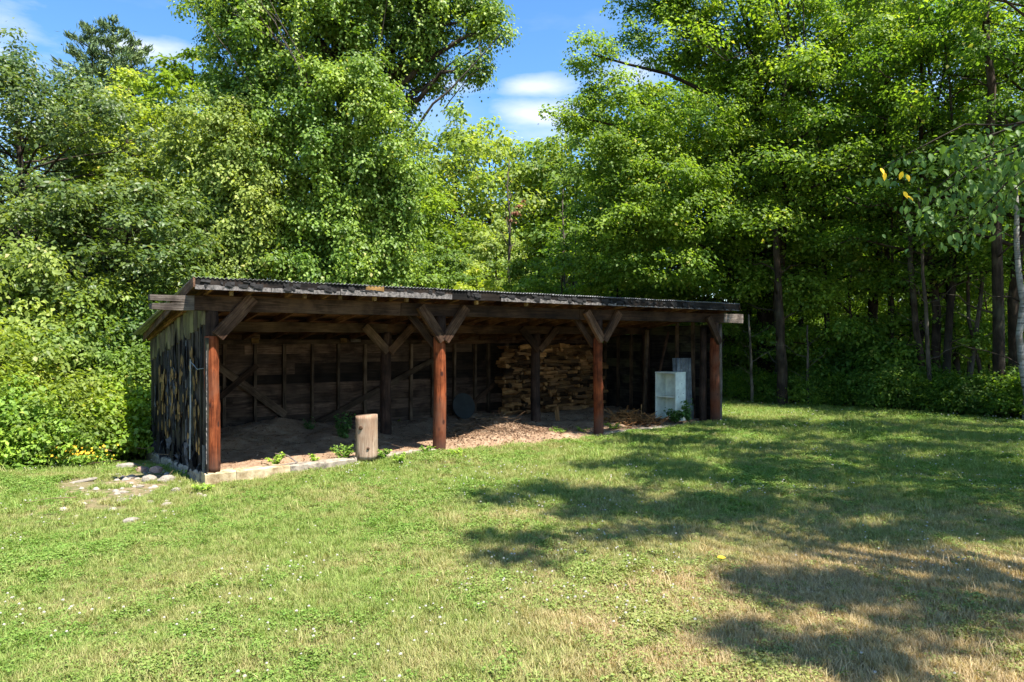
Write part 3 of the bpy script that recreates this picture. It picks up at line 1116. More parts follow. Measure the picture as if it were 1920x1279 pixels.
for i, (px, Y, s) in enumerate([(480, 20, .9), (600, 20.3, .95), (720, 21.5, .9), (850, 23, .9), (960, 25, .95), (1080, 26, 1.0), (1200, 27, 1.05), (1330, 27.5, 1.05)]):
    plant_shrub('shrub', sh_a, G(gpx(px, Y), Y), i * 1.1, s, 'leafy shrub hidden low behind the back wall of the shed', 'shrubs behind the shed', ('leaf_vine', 'leaf_mid', 'leaf_maple')[i % 3])

# --- big maple right of the gap and the right-hand woods
MX, MY = gpx(1440, 27), 27.0


def mb_(px, py, Y, rx, rz, ry=None):
    return (gpx(px, Y) - MX, Y - MY, EYE + (640 - py) / F * Y, rx, ry or rx * .85, rz)


mblobs = [mb_(1110, 100, 25, .7, .55), mb_(1075, 215, 24.5, .8, .42), mb_(1150, 180, 25, 1.0, .7), mb_(1260, 60, 26, 1.5, 1.1), mb_(1230, -30, 26, 1.2, 1.0),
          mb_(1370, 10, 26, 1.9, 1.4), mb_(1360, 120, 26.5, 1.4, .9), mb_(1200, 260, 24.5, 1.4, .7), mb_(1300, 230, 24.5, 1.5, .8), mb_(1150, 310, 24.5, 1.2, .7), mb_(1240, 340, 24, 1.7, .7),
          mb_(1390, 300, 25, 1.5, .9), mb_(1140, 390, 25, 1.2, .6), mb_(1190, 430, 24, 1.6, .6), mb_(1310, 410, 23.6, 1.5, .6), mb_(1400, 420, 24.5, 1.3, .8),
          mb_(1140, 480, 25, 1.2, .6), mb_(1250, 500, 24, 1.6, .5), mb_(1380, 520, 24.5, 1.2, .5), mb_(1420, 180, 26, 1.6, 1.1), mb_(1500, 60, 27, 2.0, 1.6), mb_(1400, -130, 27, 2.6, 1.4), mb_(1290, -110, 26, 1.7, .8)]
mt = gen_clump_tree(71, (0, 0, 0), (-.3, 0, 15), .30, mblobs, .118, 84, .44, .68, 0, out=.6, up=.8)
plant_tree('maple_tree', mt, G(MX, MY), 0, 1, 'big bright maple spreading over the right half of the roof, dark bare trunk below', 'maple tree', None, 'bark', 'leaf_maple')

RX, RY = gpx(1640, 25.5), 25.5


def rb_(px, py, Y, rx, rz, ry=None):
    return (gpx(px, Y) - RX, Y - RY, EYE + (640 - py) / F * Y, rx, ry or rx * .8, rz)


rblobs = [rb_(1500, 250, 25, 1.2, .9), rb_(1580, 160, 25.5, 1.5, 1.0), rb_(1490, 370, 24, 1.1, .7), rb_(1570, 330, 24.5, 1.3, .8), rb_(1660, 250, 25, 1.4, .9), rb_(1750, 150, 25, 1.5, 1.1), rb_(1640, 60, 26, 1.8, 1.2),
          rb_(1660, 400, 24, 1.2, .6), rb_(1560, 450, 23.8, 1.1, .5), rb_(1760, 320, 24.5, 1.3, .8), rb_(1850, 230, 24, 1.3, 1.0), rb_(1640, 520, 23.6, 1.1, .45), rb_(1530, 560, 23.6, .9, .4), rb_(1740, 600, 22.8, 1.1, .4),
          rb_(1850, 60, 25, 1.7, 1.2), rb_(1600, 620, 23.2, 1.0, .4), rb_(1830, 640, 22, .9, .4), rb_(1680, 670, 22.6, .8, .35), rb_(1480, 640, 24, .8, .4)]
rt2 = gen_clump_tree(72, (0, 0, 0), (.3, 0, 14), .16, rblobs, .115, 72, .42, .6, 0, out=.6, up=.8)
plant_tree('maple_tree', rt2, G(RX, RY), 0, 1, 'leafy maple whose boughs hang low in front of the right-hand trunks', 'maple tree', None, 'bark', 'leaf_maple')

wood_a = gen_tree(81, 16, 3.6, 4.4, 28, 95, .13, .66, .62, .45, .22, r0=.19)
wood_b = gen_tree(82, 15, 2.8, 3.8, 24, 85, .13, .60, .62, .45, .2, r0=.12, lean=(.03, .0))
wood_c = gen_tree(83, 9, 2.6, 1.8, 30, 85, .11, .50, .45, .45, .1, r0=.055)
RG = 'trees of the right-hand woods'
wt_list = [  # px at base, Y, kind, scale, rz, label, bark, leaf
    (1462, 24.5, wood_a, 1.05, 0, 'thick dark straight trunk first in the woods right of the shed', 'bark', 'leaf_maple'),
    (1400, 28.5, wood_b, .98, 1, 'slim trunk between the shed end and the thick dark trunk', 'bark', 'leaf_maple'),
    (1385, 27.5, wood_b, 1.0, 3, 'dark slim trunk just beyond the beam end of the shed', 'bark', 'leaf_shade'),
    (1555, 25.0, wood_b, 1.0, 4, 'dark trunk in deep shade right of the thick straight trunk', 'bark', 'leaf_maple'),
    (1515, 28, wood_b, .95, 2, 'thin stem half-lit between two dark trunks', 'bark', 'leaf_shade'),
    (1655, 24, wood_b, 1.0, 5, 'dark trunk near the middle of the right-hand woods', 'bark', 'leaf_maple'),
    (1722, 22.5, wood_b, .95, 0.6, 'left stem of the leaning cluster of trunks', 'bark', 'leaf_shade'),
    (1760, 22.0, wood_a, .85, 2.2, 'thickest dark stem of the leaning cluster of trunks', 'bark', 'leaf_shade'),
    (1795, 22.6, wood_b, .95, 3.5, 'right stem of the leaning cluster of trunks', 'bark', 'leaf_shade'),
    (1870, 29, wood_b, 1.05, .3, 'tall tree set back near the right edge', 'bark', 'leaf_maple'),
    (1895, 20.0, wood_a, .95, 5.2, 'massive dark trunk close to the right edge of the picture', 'bark', 'leaf_shade'),
    (1985, 21.0, wood_a, 1.0, 2.9, 'tree cut off by the right edge of the picture', 'bark', 'leaf_maple')]
wfirst = {}
for (px, Y, ms, s, rz, lab, bk, lf) in wt_list:
    tm, cm = ms
    plant_tree('woodland_tree', (tm, cm), G(gpx(px, Y), Y), rz, s, lab, 'tree', RG, bk, lf)
# understory saplings with flat, layered foliage
sap = [(1430, 27.0, .62), (1500, 27.2, .72), (1585, 29.4, .78), (1640, 32, .9), (1690, 30.6, .9), (1560, 33, 1.05), (1815, 28.2, .84), (1860, 26, .8), (1930, 22.5, .75), (1350, 27, .8), (1740, 33.5, 1.05), (1480, 31, .95)]
sp0 = None
for i, (px, Y, s) in enumerate(sap):
    lab = ['low sapling with leafy layers just right of the shed end', 'layered sapling in front of the thick dark trunk', 'shaded sapling left of the middle of the woods',
           'sapling behind the mid-wood dark trunk', 'sapling with sunlit layers left of the leaning cluster', 'taller sapling set back in shade', 'sapling right of the leaning cluster',
           'sapling behind the leaning cluster', 'sapling under the hanging branch at right edge', 'sapling behind the right end of the roof', 'taller sapling back of the leaning cluster', 'tall sapling behind the thick dark trunk'][i]
    if sp0 is None:
        cmx = wood_c[1]
        sp0 = plant_tree('sapling', wood_c, G(gpx(px, Y), Y), i, s, lab, 'sapling', 'saplings in the right-hand woods', 'bark', 'leaf_maple')
    else:
        copy_tree(sp0, G(gpx(px, Y), Y), i * 1.7, s, lab, 'saplings in the right-hand woods')


for i in range(16):
    px = 1330 + i * 42
    plant_shrub('shrub', sh_a, G(gpx(px, 36 + (i % 3)), 36 + (i % 3)), i * 1.3, 1.0 + .2 * (i % 2), 'leafy shrub far back between the trunks of the right-hand woods', 'shrubs far back in the right-hand woods', ('leaf_mid', 'leaf_maple')[i % 2])


# extra bare stems, pale leaning one and the birch at the edge
def stem(px, Y, px2, ytop, r, mat, label, name='tree_trunk', seed=1):
    rng = np.random.default_rng(seed)
    x, x2 = gpx(px, Y), gpx(px2, Y)
    z0 = float(gz(x, Y))
    H = EYE + (640 - ytop) / F * Y - z0
    root = empty(name, (x, Y, z0), 0, label, 'tree trunk', 'bare stems in the right-hand woods')
    mb = MB()
    pts = branch_pts(rng, (0, 0, -.2), (x2 - x, 0, H), 8, 0, .008)
    mb.tube([tuple(p) for p in pts], [r * (1.15 - .07 * i) for i in range(9)], 8)
    mb.build('trunk', M[mat], root, smooth=True)
    mb = MB()
    for i in range(7):
        s = .35 + .6 * i / 7
        k = int(s * 8)
        a = np.array(pts[k])
        az = i * 2.1 + seed
        L = .6 + 1.1 * rng.random()
        b = a + np.array([math.cos(az) * L, math.sin(az) * L * .7, .4 * L])
        mb = MB()
        mb.tube([tuple(p) for p in branch_pts(rng, a, b, 4, .05, .1)], [r * .25, r * .2, r * .14, r * .1, r * .04], 4, False)
        mb.build('branch', M['bark' if mat == 'birch' else mat], root)


stem(1468, 23.3, 1456, 430, .165, 'bark', 'thick dark bare trunk nearest the shed end', seed=21)
stem(1811, 21.5, 1846, 500, .075, 'pale_bark', 'pale stem leaning right beside the dark cluster of trunks', seed=1)
stem(1846, 21.5, 1768, 60, .05, 'bark', 'tall thin stem high in the right-hand crowns', seed=2)
stem(1922, 18.5, 1902, 330, .085, 'birch', 'white birch trunk with dark scars at the right edge of the picture', 'birch_tree', 3)
stem(1735, 21.8, 1690, 330, .10, 'bark', 'dark stem leaning left out of the cluster', seed=4)
stem(1770, 21.4, 1800, 250, .11, 'bark', 'dark stem leaning right out of the cluster', seed=5)
stem(1748, 21.0, 1722, 350, .06, 'pale_bark', 'grey lit stem in the middle of the cluster', seed=6)
stem(1515, 23.0, 1514, 610, .045, 'pale_bark', 'short thin lit stem left of the middle of the woods', seed=7)
stem(1412, 23.6, 1404, 590, .05, 'pale_bark', 'twisted pale stem at the shed end of the woods', seed=8)
stem(1880, 19.5, 1850, -40, .14, 'bark', 'dark forked stem rising to the top right corner', seed=9)
stem(1670, 23, 1676, 300, .05, 'bark', 'thin dark stem left of the cluster', seed=10)
stem(1640, 25, 1634, 420, .045, 'bark', 'thinnest dark stem in the middle of the woods', seed=11)
stem(1590, 24, 1597, 420, .05, 'bark', 'thin dark stem right of the thick straight trunk', seed=12)
stem(1700, 24, 1715, 380, .055, 'bark', 'thin dark stem just left of the cluster', seed=13)
stem(1838, 23, 1842, 380, .06, 'bark', 'thin dark stem behind the pale leaning one', seed=14)

# bushes on the woods' edge
bush0 = None
bl = [(1385, 25.4), (1425, 24.4), (1475, 23.9), (1525, 23.4), (1575, 22.9), (1625, 22.3), (1680, 21.8), (1735, 21.3), (1790, 20.6), (1845, 20.0), (1895, 19.4), (1950, 18.8), (1650, 23.2), (1700, 22.9), (1560, 24.2)]
bt = ['at the shed end of the row', 'second from the shed', 'below the thick dark trunk', 'right of the thick dark trunk', 'left of the middle of the row', 'in the middle of the row', 'right of the middle of the row',
      'at the foot of the leaning cluster', 'right of the leaning cluster', 'below the pale leaning stem', 'at the foot of the massive trunk', 'cut by the right edge', 'taller and set back mid-row', 'taller and set back by the cluster', 'taller and set back left of the middle']
for i, (px, Y) in enumerate(bl):
    s = (.78 + .3 * rngb.random()) * (1.6 if i > 11 else .95)
    lab = 'low dark bush edging the right-hand woods, ' + bt[i]
    if bush0 is None:
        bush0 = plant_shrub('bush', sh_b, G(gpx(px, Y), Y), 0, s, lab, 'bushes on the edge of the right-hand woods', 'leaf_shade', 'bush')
    else:
        copy_tree(bush0, G(gpx(px, Y), Y), i * 1.9, s, lab, 'bushes on the edge of the right-hand woods')

# ------------------------------------------------------------------ the near trees whose crowns shade the lawn
def ground_at(px, py):
    z = -.05
    Y = (EYE - z) * F / (py - 640)
    return np.array([gpx(px, Y), Y])


shade = []      # (px, py, radius_x m, radius_y m, clumps)
def sh(px, py, rx, ry, n):
    n = int(n * (1.25 if py < 1000 and px > 1200 else 1.1))
    g = ground_at(px, py)
    shade.append((g[0], g[1], rx, ry, n))


sh(930, 935, .55, .35, 5)
sh(1010, 925, .7, .45, 9)
sh(1100, 930, .8, .5, 12)
sh(1190, 880, 1.0, .8, 14)
sh(1120, 965, .6, .3, 7)
sh(1240, 945, 1.1, .8, 22)
sh(950, 1020, .42, .14, 5)
sh(985, 1052, .35, .10, 4)
sh(1140, 1012, .35, .14, 4)
sh(1240, 1000, .5, .2, 6)
sh(1400, 960, 1.3, .8, 26)
sh(1600, 950, 1.5, .9, 30)
sh(1800, 950, 1.6, 1.0, 32)
for px_ in (1240, 1400, 1560, 1720, 1880):
    sh(px_, 835, 1.2, 1.1, 11)
    sh(px_ + 60, 905, 1.0, .7, 8)
for px_ in (1330, 1500, 1680, 1850):
    sh(px_, 798, 1.3, 1.6, 11)
sh(1350, 870, 1.6, 1.6, 34)
sh(1550, 870, 1.8, 1.6, 36)
sh(1750, 860, 2.2, 1.7, 40)
sh(1920, 900, 1.6, 1.6, 26)
sh(1250, 825, 1.2, 1.6, 20)
sh(1400, 805, 1.8, 1.8, 30)
sh(1560, 805, 2.0, 1.9, 32)
sh(1720, 805, 2.2, 1.2, 28)
sh(1170, 800, .9, 1.0, 10)
sh(1300, 795, 1.4, 1.2, 18)
sh(1420, 1085, .30, .14, 5)
sh(1510, 1115, .5, .16, 8)
sh(1660, 1105, .7, .2, 9)
sh(1790, 1165, .55, .14, 8)
sh(1740, 1010, .9, .3, 13)
sh(1890, 1000, .8, .4, 13)
sh(1440, 1205, .22, .10, 4)
sh(1560, 1250, .36, .10, 5)
sh(1660, 1225, .3, .08, 3)

shade += [(1.65, 16.5, .65, .75, 20), (4.85, 19.0, 1.0, .8, 22), (3.6, 18.0, .9, .8, 14), (4.0, 18.5, .6, .5, 12)]
near = [((9.2, 1.6), 'leaf_maple', 'tall tree just outside the right of the picture whose crown dapples the near lawn', 'near_lawn_tree'),
        ((12.0, 7.2), 'leaf_maple', 'tall tree standing right of the picture whose crown shades the middle of the lawn', 'lawn_edge_tree'),
        ((14.5, 12.2), 'leaf_maple', 'tall tree right of the picture whose crown shades the right end of the shed', 'woods_edge_tree')]
rs_ = np.random.default_rng(77)
cl = {0: [], 1: [], 2: []}
K = 1 / math.tan(SUN_EL)
for (gx, gy, rx, ry, n) in shade:
    for q in range(n):
        a = rs_.random() * 6.283
        r = math.sqrt(rs_.random())
        x, y = gx + math.cos(a) * r * rx, gy + math.sin(a) * r * ry
        h = 9.5 + 4.5 * rs_.random()
        P = np.array([x + SH.x * h * K, y + SH.y * h * K, h])
        dd = [math.hypot(P[0] - nb[0][0], P[1] - nb[0][1]) for nb in near]
        cl[int(np.argmin(dd))].append(P)
for i, (bp, lf, lab, nm) in enumerate(near):
    bz = float(gz(*bp))
    root = empty('shade_tree', (bp[0], bp[1], bz), 0, lab, 'tree')
    mb = MB()
    tt = np.array([0, 0, 14.0])
    pts = branch_pts(rs_, (0, 0, -.3), tt, 7, 0, .02)
    mb.tube([tuple(p) for p in pts], [.26 - .03 * k for k in range(8)], 8)
    cs = np.array(cl[i]) - np.array([bp[0], bp[1], bz])
    order = rs_.permutation(len(cs))
    for k in order[::4]:
        z = max(4.0, cs[k][2] - 2.5 - rs_.random() * 2)
        mb.tube([tuple(p) for p in branch_pts(rs_, (0, 0, z), cs[k], 5, .03, .05)], [.06, .05, .04, .03, .018, .006], 4, False)
    mb.build('trunk', M['bark'], root, smooth=True)
    extra = []
    for q in range(70):
        az = rs_.random() * 6.28
        if i == 0 and (math.cos(az) < 0.5 or q > 35):
            continue
        if math.cos(az) < -.2:
            continue
        r = 1.5 + 2.5 * rs_.random()
        extra.append([math.cos(az) * r, math.sin(az) * r, 7 + 8 * rs_.random()])
    allc = np.concatenate([cs, np.array(extra)])
    rad = np.concatenate([np.full(len(cs), .37) * (.7 + .6 * rs_.random(len(cs))), np.full(len(extra), .6)])
    arr = puff(rs_, allc, rad, 74, .12, .55, tint=rs_.random(len(allc)))
    link('crown', leaf_mesh('crown', *arr[:4], arr[4]), M[lf], root)
    if i == 0:
        NEAR_ROOT = root

# the low branch with broad hanging leaves that enters at the right edge
rb = np.random.default_rng(9)
mb = MB()
rt = np.array(NEAR_ROOT.location)
leafpts = []
for (e, n_) in (((gpx(1650, 6.6), 6.6, 3.62), 34), ((gpx(1720, 6.8), 6.8, 3.25), 60), ((gpx(1790, 6.5), 6.5, 3.0), 70), ((gpx(1740, 6.9), 6.9, 3.45), 60), ((gpx(1880, 6.8), 6.8, 3.6), 80), ((gpx(1930, 6.6), 6.6, 3.3), 80), ((gpx(1830, 7.1), 7.1, 3.55), 80), ((gpx(1850, 6.4), 6.4, 3.15), 26), ((gpx(1700, 7.2), 7.2, 3.75), 28),
                ((gpx(1900, 6.2), 6.2, 3.35), 24), ((gpx(1860, 7.0), 7.0, 3.85), 26), ((gpx(1800, 7.4), 7.4, 3.45), 26)):
    a = np.array([5.4, 6.2, 4.15])
    pts = branch_pts(rb, a, np.array(e), 6, .05, .05)
    mb.tube([tuple(p - rt) for p in pts], [.018, .014, .011, .009, .007, .005, .003], 4, False)
    pn = np.array(pts)
    for q in range(int(n_ * 2.8)):
        s = .3 + .75 * rb.random()
        s = min(s, 1)
        p = np.array([np.interp(s, np.linspace(0, 1, 7), pn[:, k]) for k in range(3)])
        leafpts.append(p + rb.normal(size=3) * np.array([.12, .16, .07]) + np.array([0, 0, -.06]))
mb.tube([tuple(p - rt) for p in branch_pts(rb, (9.2, 1.6, 6.6), (5.4, 6.2, 4.15), 6, .04, .03)], [.07, .06, .05, .042, .035, .028, .02], 6, False)
mb.build('hanging_branch', M['bark'], NEAR_ROOT, smooth=True)
lp = np.array(leafpts) - rt
k = len(lp)
nrm = np.array([0, -.75, .35]) + rb.normal(size=(k, 3)) * .55
tip = np.array([0, -.1, -1]) + rb.normal(size=(k, 3)) * .35


def oval_leaves(name, c, nrm, tip, size, rnd):
    nrm = unit(nrm)
    tip = unit(tip - nrm * np.sum(tip * nrm, 1, keepdims=True))
    side = np.cross(nrm, tip)
    prof = [(0, 0, 0), (.15, .17, .03), (.42, .26, .05), (.72, .17, .03), (1.0, 0, -.06)]
    V = []
    s = size[:, None]
    mids = [c + tip * s * a - nrm * s * (.10 * a * a) for a, b, e in prof]
    L = [mids[i] + side * s * prof[i][1] + nrm * s * .07 for i in (1, 2, 3)]
    R = [mids[i] - side * s * prof[i][1] + nrm * s * .07 for i in (1, 2, 3)]
    V = np.stack(mids + L + R, 1).reshape(-1, 3)
    o = np.arange(len(c))[:, None] * 11
    tri = [(0, 8, 1), (0, 1, 5), (1, 8, 9), (1, 9, 2), (1, 2, 6), (1, 6, 5), (2, 9, 10), (2, 10, 3), (2, 3, 7), (2, 7, 6), (3, 10, 4), (3, 4, 7)]
    f = np.concatenate([o + list(t) for t in tri], 0)
    return mesh_np(name, V, f, {'rnd': np.repeat(rnd, 11)})


link('hanging_leaves', oval_leaves('hanging_leaves', lp, nrm, tip, .074 * (.6 + .8 * rb.random(k)), rb.random(k) * .93), M['leaf_hang'], NEAR_ROOT)
yl_ = []
for (px, py) in [(1651, 322), (1658, 330), (1692, 328), (1700, 334), (1694, 366), (1701, 374)]:
    yl_.append([gpx(px, 6.5), 6.5, EYE + (640 - py) / F * 6.5 + .03])
yl_ = np.array(yl_) - rt
k = len(yl_)
o = link('yellow_leaves', oval_leaves('yellow_leaves', yl_, np.array([0, -.9, .25]) + rb.normal(size=(k, 3)) * .3, np.array([0, 0, -1.]) + rb.normal(size=(k, 3)) * .3, np.full(k, .078), np.full(k, 1.0)), M['leaf_hang'], NEAR_ROOT)
o['label'] = 'bright yellow dying leaves at the branch tip'

# ------------------------------------------------------------------ THE SHED
shed = empty('open_shed', (P1.x, P1.y, 0), ANG, 'long open-fronted weathered timber shed with red-brown posts and low tin roof', 'shed')


def plank(name, p0, p1, w, th, mat, up=(0, 0, 1), seg=5, jit=.006, parent=None, taper=None, noisy=0.0):
    """a board from p0 to p1 (shed coordinates), w wide along 'up', th thick; local X runs along the grain"""
    p0, p1 = Vector(p0), Vector(p1)
    d = p1 - p0
    L = d.length
    d.normalize()
    u = Vector(up)
    u = (u - d * u.dot(d)).normalized()
    s = u.cross(d)
    mbx = MB()
    vs, fs = [], []
    for i in range(seg + 1):
        x = L * i / seg
        e = noisy if i in (0, seg) else 0
        for (a, b) in ((-1, -1), (1, -1), (1, 1), (-1, 1)):
            vs.append((x + random.uniform(-e, e), a * th / 2 + random.uniform(-jit, jit) * .5, b * w / 2 + random.uniform(-jit, jit)))
    for i in range(seg):
        for j in range(4):
            j2 = (j + 1) % 4
            fs.append((i * 4 + j, i * 4 + j2, (i + 1) * 4 + j2, (i + 1) * 4 + j))
    fs = [f[::-1] for f in fs]
    fs.append((0, 1, 2, 3))
    fs.append(tuple(seg * 4 + j for j in range(4))[::-1])
    mbx.add(vs, fs)
    o = mbx.build(name, M[mat], parent or shed)
    mat4 = Matrix(((d.x, s.x, u.x, p0.x), (d.y, s.y, u.y, p0.y), (d.z, s.z, u.z, p0.z), (0, 0, 0, 1)))
    o.matrix_local = mat4
    # fix winding if mirrored
    return o


def roof_z(n):
    """top of the tin at depth n"""
    return 3.01 - .149 * (n + .5)


def post(t, n, z0, z1, r, mat, seed, knots=True, name='post'):
    rng = random.Random(seed)
    mbx = MB()
    k = 16
    rings = 26
    ph = rng.random() * 6
    kn = [(rng.random() * 6.28, rng.uniform(z0 + .3, z1 - .2)) for _ in range(9)] + [(-1.57 + rng.uniform(-.5, .5), z0 + (z1 - z0) * q) for q in (.25, .5, .72, .86)]
    vs, fs = [], []
    for i in range(rings + 1):
        z = z0 + (z1 - z0) * i / rings
        cx = .012 * math.sin(z * 2 + ph)
        for j in range(k):
            a = 2 * math.pi * j / k
            rr = r * (1.07 - .10 * i / rings) * (1 + .025 * math.sin(3 * a + ph) + .015 * math.sin(5 * a + z * 2))
            for (ka, kz) in kn if knots else ():
                da = (a - ka + math.pi) % (2 * math.pi) - math.pi
                rr += .016 * math.exp(-(da / .28) ** 2 - ((z - kz) / .05) ** 2)
            vs.append((cx + rr * math.cos(a), rr * math.sin(a), z))
    for i in range(rings):
        for j in range(k):
            j2 = (j + 1) % k
            fs.append((i * k + j, i * k + j2, (i + 1) * k + j2, (i + 1) * k + j))
    fs.append(tuple(range(k))[::-1])
    fs.append(tuple(rings * k + j for j in range(k)))
    mbx.add(vs, fs)
    return mbx.build(name, M[mat], shed, (t, n, 0), smooth=True)


# foundation: front curb in cracked lengths, left footing
def rough_block(name, x0, x1, y0, y1, z0, z1, mat, zt2=None, seed=0, nx=10):
    rng = random.Random(seed)
    mbx = MB()
    vs, fs = [], []
    prof = [(y0, z0), (y0, (z0 + z1) / 2), (y0 + .012, z1 - .02), (y0 + .03, z1), ((y0 + y1) / 2, z1), (y1 - .03, z1), (y1, z1 - .03), (y1, z0)]
    k = len(prof)
    for i in range(nx + 1):
        x = x0 + (x1 - x0) * i / nx
        dz = 0 if zt2 is None else (zt2 - z1) * i / nx
        for (y, z) in prof:
            jj = .005
            vs.append((x + (rng.uniform(-jj, jj) if 0 < i < nx else rng.uniform(-.004, .004)), y + rng.uniform(-jj, jj), (z + dz if z > z0 else z) + rng.uniform(-jj, jj)))
    for i in range(nx):
        for j in range(k):
            j2 = (j + 1) % k
            fs.append((i * k + j, i * k + j2, (i + 1) * k + j2, (i + 1) * k + j))
    fs = [f[::-1] for f in fs]
    fs.append(tuple(range(k)))
    fs.append(tuple(nx * k + j for j in range(k))[::-1])
    mbx.add(vs, fs)
    return mbx.build(name, M[mat], shed)


cur = -.14
for i, (t1, mat, zt) in enumerate([(.34, 'conc_y', .0), (1.2, 'conc_y', .0), (2.35, 'conc', -.005), (3.3, 'conc', .012), (4.0, 'conc', .005), (6.1, 'conc', -.055), (8.3, 'conc', -.05), (10.4, 'conc', -.015), (12.45, 'conc', -.02)]):
    rough_block('foundation', cur, t1 - .008, -.14, .12, -.5, zt, mat, seed=i, nx=12)
    cur = t1
fl = rough_block('foundation', 0, 4.55, 0, .30, -.8, -.01, 'conc', zt2=-.22, seed=44, nx=26)
fl.rotation_euler = (0, 0, math.pi / 2)
fl.location = (.13, .12, 0)

# posts
for (t_, r_) in ((0.0, .105), (BAY, .118), (BAY * 2, .105), (LEN - .02, .115)):  # upper ends of the red posts, roof shade put in as dark brown colour
    post(t_, 0, 2.13, 2.52, r_ * .93, 'dull_post', 77 + int(t_), False, 'shaded_post_top')
post(0.0, 0, -.01, 2.125, .105, 'red_post', 1)
post(BAY, 0, -.25, 2.125, .118, 'red_post', 2)
post(BAY * 2, 0, -.25, 2.125, .105, 'red_post', 3)
post(LEN - .02, 0, -.25, 2.125, .12, 'red_post', 4)
post(LEN - .16, .27, -.25, 2.40, .09, 'dull_post', 5)
for i in (0, 1, 2, 3):
    post([.12, BAY, BAY * 2, LEN - .14][i], MID, -.25, 2.24, .115, 'dull_post', 10 + i)

# front beam in lengths, with silvered ends that stick out
def beam(name, t0, t1, n, zt, h, w, mat, seg=8, jit=.008):
    return plank(name, (t0, n, zt - h / 2), (t1, n, zt - h / 2), h, w, mat, seg=seg, jit=jit)


beam('front_beam', -.28, 3.25, 0, 2.755, .235, .17, 'dark_wood')
beam('front_beam', 3.262, 7.6, 0, 2.75, .225, .17, 'dark_wood')
beam('front_beam', 7.612, 12.60, 0, 2.75, .225, .17, 'dark_wood')
mbx = MB()
# split, weathered left end: two tongues with an open crack
for (za, zb, zc, zd, x0) in ((2.655, 2.75, 2.665, 2.745, -.90), (2.52, 2.635, 2.525, 2.61, -.88)):
    xs_ = [x0, x0 + .2, x0 + .4, -.283]
    vs, fs = [], []
    for i, x in enumerate(xs_):
        s = i / 3
        lo = zc + (za - .018 * s * (1 if za > 2.6 else 0) - zc) * s
        hi = zd + ((zb + (.012 if zb < 2.7 else 0) * s) - zd) * s
        for (y, z) in ((-.085, lo), (.085, lo), (.085, hi), (-.085, hi)):
            vs.append((x + random.uniform(-.01, .01) * (i < 3), y + random.uniform(-.006, .006), z + random.uniform(-.006, .006)))
    for i in range(3):
        for j in range(4):
            j2 = (j + 1) % 4
            fs.append((i * 4 + j, (i + 1) * 4 + j, (i + 1) * 4 + j2, i * 4 + j2))
    fs.append((0, 1, 2, 3))
    fs.append((15, 14, 13, 12))
    mbx.add(vs, [f for f in fs])
o = mbx.build('beam_end', M['silver_wood'], shed)
o['label'] = 'silver-grey split beam end sticking out at the left'
o = beam('beam_end', 12.612, 13.42, 0, 2.765, .235, .17, 'silver_wood', 4)
o['label'] = 'grey beam end sticking out at the right'
for (a, b) in ((.02, BAY), (BAY + .005, 8.24), (8.245, 12.2)):
    beam('middle_beam', a, b, MID, 2.42, .19, .15, 'stud_wood' if a < 1 else 'dark_wood')
beam('wall_plate', .05, 6.2, DEP - .09, 2.08, .10, .10, 'stud_wood')
beam('wall_plate', 6.21, 12.3, DEP - .09, 2.08, .10, .10, 'dark_wood')
o = beam('plate_block', 4.25, 4.5, DEP - .165, 2.10, .07, .04, 'silver_wood', 2)
for (t, n, h) in ((1.9, DEP - .1, 2.10), (3.98, DEP - .16, 2.1)):
    beam('plate_block', t, t + .16, DEP - .165, 2.11, .10, .045, 'fibre', 2)

# knee braces
def brace(t, n, s, z0=2.06, z1=2.70, dt=.50, w=.175, th=.09, mat='brace_wood'):
    plank('knee_brace', (t + s * .02, n, z0), (t + s * dt, n, z1), w, th, mat, up=(-s * (z1 - z0), 0, dt), seg=4, jit=.004)


brace(.02, -.150, 1, 2.13, 2.74, .56, .2)
for t in (BAY, BAY * 2):
    brace(t, -.150, -1)
    brace(t, -.153, 1)
    brace(t, .135, -1, 1.95, 2.6, .6, .14, .06, 'dark_wood')
brace(LEN, -.155, -1, 2.0, 2.66, .5, .16, .08, 'dark_wood')
for t in (BAY, BAY * 2):
    brace(t, MID - .14, -1, 1.82, 2.36, .56, .17, .07, 'stud_wood' if t < 5 else 'dark_wood')
    brace(t, MID - .143, 1, 1.82, 2.36, .56, .17, .07, 'dark_wood')

# rafters, roof boards and tin
nr = 21
for i in range(nr):
    t = -.12 + i * (LEN + .26) / (nr - 1)
    za, zb = roof_z(-.45) - .105, roof_z(DEP + .15) - .105
    plank('rafter', (t, -.45, za), (t, DEP + .15, zb), .145, .05, 'rafter_wood', seg=5, jit=.004)
for i in range(22):
    n0 = -.47 + i * .245
    z = roof_z(n0 + .115) - .046
    tl = -.36 + .036 * max(0, n0)
    plank('roof_board', (tl + .01, n0 + .115, z - .0), (LEN + .27, n0 + .115, z), .022, .232, 'rafter_wood' if i % 3 else 'dark_wood', up=(0, .149, 1), seg=3, jit=.002)


